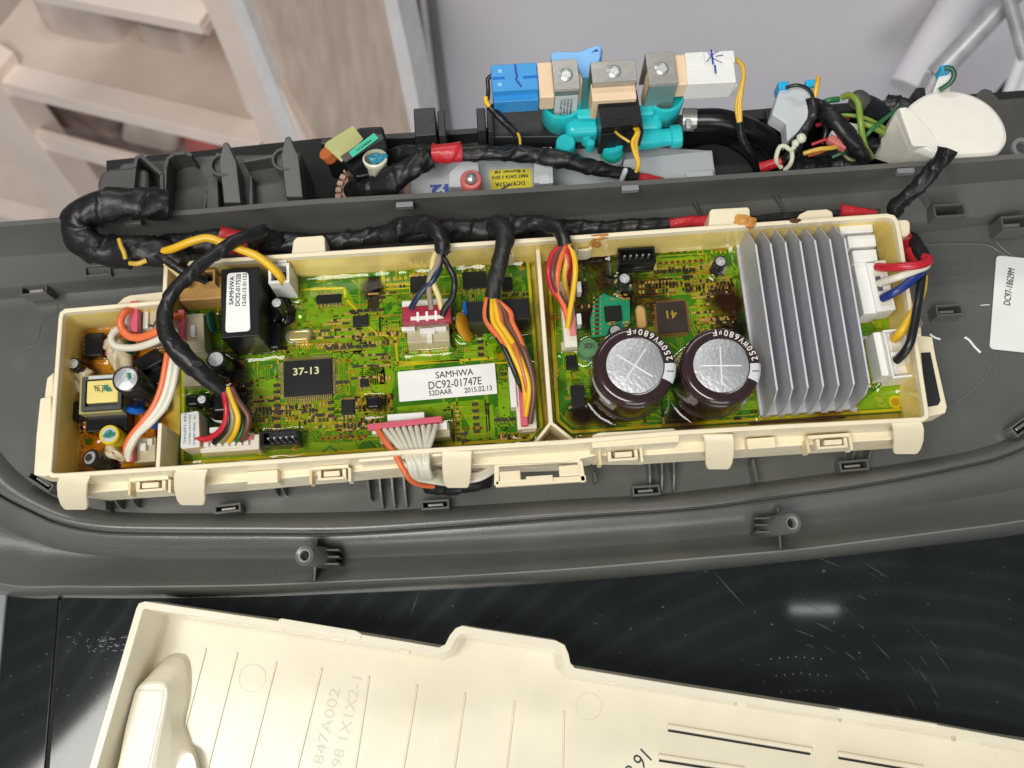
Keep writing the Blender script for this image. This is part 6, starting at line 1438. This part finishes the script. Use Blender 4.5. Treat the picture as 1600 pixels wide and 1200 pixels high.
# grey connector with blue ends
gc=empty('grey_connector',P(1240,170,1),'pale grey wedge connector with two sky-blue ends and a black wire behind the wall','connector')
obj('body',MB().extr([P(1206,178,2.2),P(1219,136,2.2),P(1264,132,2.2),P(1276,134,2.2),P(1266,165,2.2),P(1262,185,2.2),P(1248,205,2.0),P(1230,222,1.8),P(1228,192,2.0)],-UP*.9),'lgrey',gc,bev=.08)
M['cyan']=mat('sky_blue_plastic',(.02,.42,.75),.35)
for x,y in ((1225,132),(1268,129)): blk('end_piece',x,y,17,11,1.6,2.4,'cyan',gc,bev=.05,foot=False)
wire('wire',[(1228,137,2.5),(1245,133,2.7),(1262,139,2.6),(1270,152,2.4),(1270,175,2.1)],.08,'w_black',gc); wire('wire',[(1279,121,2.4),(1276,135,2.5),(1273,152,2.3)],.10,'w_yellow',gc)
bundle('wire_sleeve',[(1270,155,2.2),(1268,180,2.0),(1255,205,1.7),(1240,235,1.3),(1215,262,.6)],.24,'tape',gc,tape=.5,seed=61,wr=.12)
# white clip tie
wt=empty('beaded_tie',P(1240,235,1),'pale beaded plastic tie looped round the thin black harness','cable tie')
M['nat']=mat('natural_nylon',(.62,.63,.50),.35,sub=.2)
for x,y,r in ((1252,216,.22),(1243,224,.17)): obj('bead',MB().lathe(P(x,y,2.0),Vector((.4,.4,1)),[(.02,-r),(r*.7,-r*.7),(r,0),(r*.7,r*.7),(.02,r)],24),'nat',wt,smooth=True)
wire('strap',[(1243,226,1.9),(1236,235,1.9),(1228,229,1.8),(1219,229,1.7),(1214,240,1.5),(1213,252,1.3),(1221,262,1.1)],.10,'nat',wt); wire('strap',[(1236,232,1.9),(1238,245,1.7),(1234,258,1.4),(1226,266,1.1)],.10,'nat',wt)
bundle('red_sleeve',[(1188,262,.8),(1205,257,1.0),(1222,252,1.2)],.22,'redtape',wt,seed=63)
for i_,(x,y,z,dx,dy) in enumerate(((700,352,1.9,10,3),(765,352,2.4,9,-6),(412,354,2.6,9,-3),(160,314,3.3,16,-5),(870,352,2.8,12,4),(1475,236,3.9,10,2),(300,563,3.2,14,6),(600,362,1.8,14,-4))):
    obj('tape_flap',MB().extr([P(x,y,z),P(x+dx,y+dy*.3,z+.05),P(x+dx*1.3,y+dy,z+.12),P(x+dx*.5,y+dy+7,z+.03),P(x-3,y+8,z-.05)],UP*.02),'tapem',hn)
# tangled wires
tw=empty('wire_bunch',P(1330,220,0),'tangle of green-yellow, orange and black wires left of the round white cover','wires')
for pts,r,m_ in (([(1284,162,1.2),(1295,157,1.4),(1311,155,1.4)],.13,'w_green'),([(1316,152,1.4),(1328,149,1.7),(1340,160,1.9),(1344,185,1.9),(1347,210,1.6),(1352,230,1.2),(1362,246,.6)],.14,'w_lime'),
    ([(1300,182,.9),(1325,180,1.2),(1350,184,1.3),(1372,194,1.1),(1390,206,.7)],.09,'w_lime'),([(1344,192,1.2),(1362,198,1.3),(1380,208,1.0)],.13,'w_lime'),([(1345,220,1.0),(1365,200,1.4),(1390,180,1.0),(1410,168,.8)],.09,'w_green'),
    ([(1255,240,1.2),(1280,233,1.4),(1300,231,1.4),(1316,226,1.2)],.10,'w_gold'),([(1262,243,.9),(1285,236,1.0),(1310,222,1.0)],.09,'w_rust'),([(1268,226,.9),(1290,218,1.1),(1305,215,1.2)],.08,'w_red'),([(1300,246,.8),(1322,236,1.0),(1345,226,.8)],.10,'w_dkgreen'),
    ([(1310,236,.5),(1330,250,.6),(1345,245,.4)],.08,'w_olive'),([(1275,196,.6),(1300,190,.9),(1325,186,.8)],.09,'w_red'),([(1270,175,.5),(1290,200,.8),(1285,225,.5)],.12,'w_black'),([(1380,190,.3),(1350,210,.5),(1330,240,.3)],.12,'w_black')):
    wire('wire',pts,r,m_,tw,n=10)
for pts,r,sd in (([(1276,165,1.6),(1295,180,1.9),(1315,200,1.9),(1335,225,1.6),(1352,250,.9)],.34,71),([(1300,200,.3),(1330,215,.3),(1370,230,.2)],.4,72),([(1230,265,.2),(1290,262,.1),(1350,262,.0)],.5,73),([(1380,165,.0),(1420,180,.2),(1400,220,.0)],.5,74)): bundle('wire_sleeve',pts,r,'tape',tw,seed=sd,wr=.12,tape=.6)
o=obj('salmon_plug',MB().extr([P(1294,215,1.6),P(1301,210,1.6),P(1325,225,1.6),P(1322,232,1.6),P(1296,219,1.6)],-UP*.4),'salmon',tw,bev=.03); obj('white_plug',MB().extr([P(1298,206,1.5),P(1305,200,1.5),P(1330,216,1.5),P(1323,226,1.5)],-UP*.5),'white',tw,bev=.03); obj('white_plug',MB().extr([P(1320,190,1.0),P(1345,194,1.0),P(1345,212,1.0),P(1330,208,1.0)],-UP*.5),'white',tw,bev=.03)
cp=empty('ribbed_cap',P(1355,150,0),'small black ribbed round cap on the rear edge behind the wires','cap')
obj('cap_top',MB().lathe(P(1348,149,1.6),Vector((.2,.3,1)),[(.42,-.5),(.42,-.1),(.34,.0),(.01,.04)],28),'dgrey',cp,smooth=True); obj('cap_skirt',MB().lathe(P(1362,164,.9),Vector((.2,.4,1)),[(.85,-.3),(.8,-.05),(.4,.05)],32),'black',cp,smooth=True)
# white rounded cover
wc=empty('pressure_cover',P(1470,220,1),'glossy off-white round cover with a boxy spout, standing behind the wall at the right','cover')
def smooth_loop(pts,z,n=96):
    V=[P(x,y,z) for x,y in pts]; V=V+V[:1]; Q=[V[-2]]+V+[V[1]]; out=[]
    for i in range(1,len(Q)-2):
        p0,p1,p2,p3=Q[i-1:i+3]
        for j in range(6):
            t=j/6; out.append(.5*((2*p1)+(p2-p0)*t+(2*p0-5*p1+4*p2-p3)*t*t+(3*p1-p0-3*p2+p3)*t**3))
    return out
TOPC=[(1404,168),(1418,170),(1424,160),(1450,144),(1485,139),(1520,146),(1550,163),(1570,188),(1577,214),(1570,230),(1555,238),(1500,241),(1465,242),(1445,232),(1430,226),(1420,205)]
L0=ccw(smooth_loop(TOPC,2.0)); cen=sum(L0,Vector())/len(L0)
def sc(L_,k,z): return [Vector((cen.x+(p.x-cen.x)*k,cen.y+(p.y-cen.y)*k,z)) for p in L_]
loft('cap_body',[sc(L0,1.0,-.4),sc(L0,1.0,1.55),sc(L0,.985,1.8),sc(L0,.96,1.93),sc(L0,.9,2.0),sc(L0,.5,2.04),sc(L0,.05,2.05)],'whitep',wc)
# boxy spout falling to the left
def qface(pts): return [P(*p) for p in pts]
T_=[(1404,169,2.0),(1413,167,2.02),(1424,171,2.04),(1455,205,2.04),(1478,246,2.0),(1462,240,2.0),(1447,229,2.02),(1428,229,2.02),(1424,226,2.0)]
F_=[(1362,246,-.4),(1400,200,-.4),(1430,185,-.4),(1470,215,-.4),(1490,262,-.4),(1484,268,-.4),(1470,270,-.4),(1416,262,-.3),(1408,261,-.35)]
T1=qface(T_); F1=qface(F_); cT=sum(T1,Vector())/len(T1)
loft('spout',[F1,[a.lerp(b,.9) for a,b in zip(F1,T1)],[a.lerp(b,.97) for a,b in zip(F1,T1)],[a.lerp(cT,.03)+UP*.03 for a in T1],[a.lerp(cT,.12)+UP*.05 for a in T1]],'whitep',wc)
# small upright white sensor with green wire
ss=empty('small_connector',P(1478,118,1),'small white upright connector with sky-blue tip and dark green wire above the white cover','connector')
obj('body',MB().extr([P(1456,150,1.6),P(1472,106,2.2),P(1484,106,2.2),P(1490,112,2.2),P(1483,150,1.6)],-UP*.7),'white',ss,bev=.06)
blk('tip',1479,105,16,9,1.8,2.5,'cyan',ss,bev=.05,foot=False); wire('wire',[(1476,107,2.6),(1487,107,2.7),(1491,118,2.6),(1484,130,2.4),(1468,141,2.1)],.11,'w_dkgreen',ss);
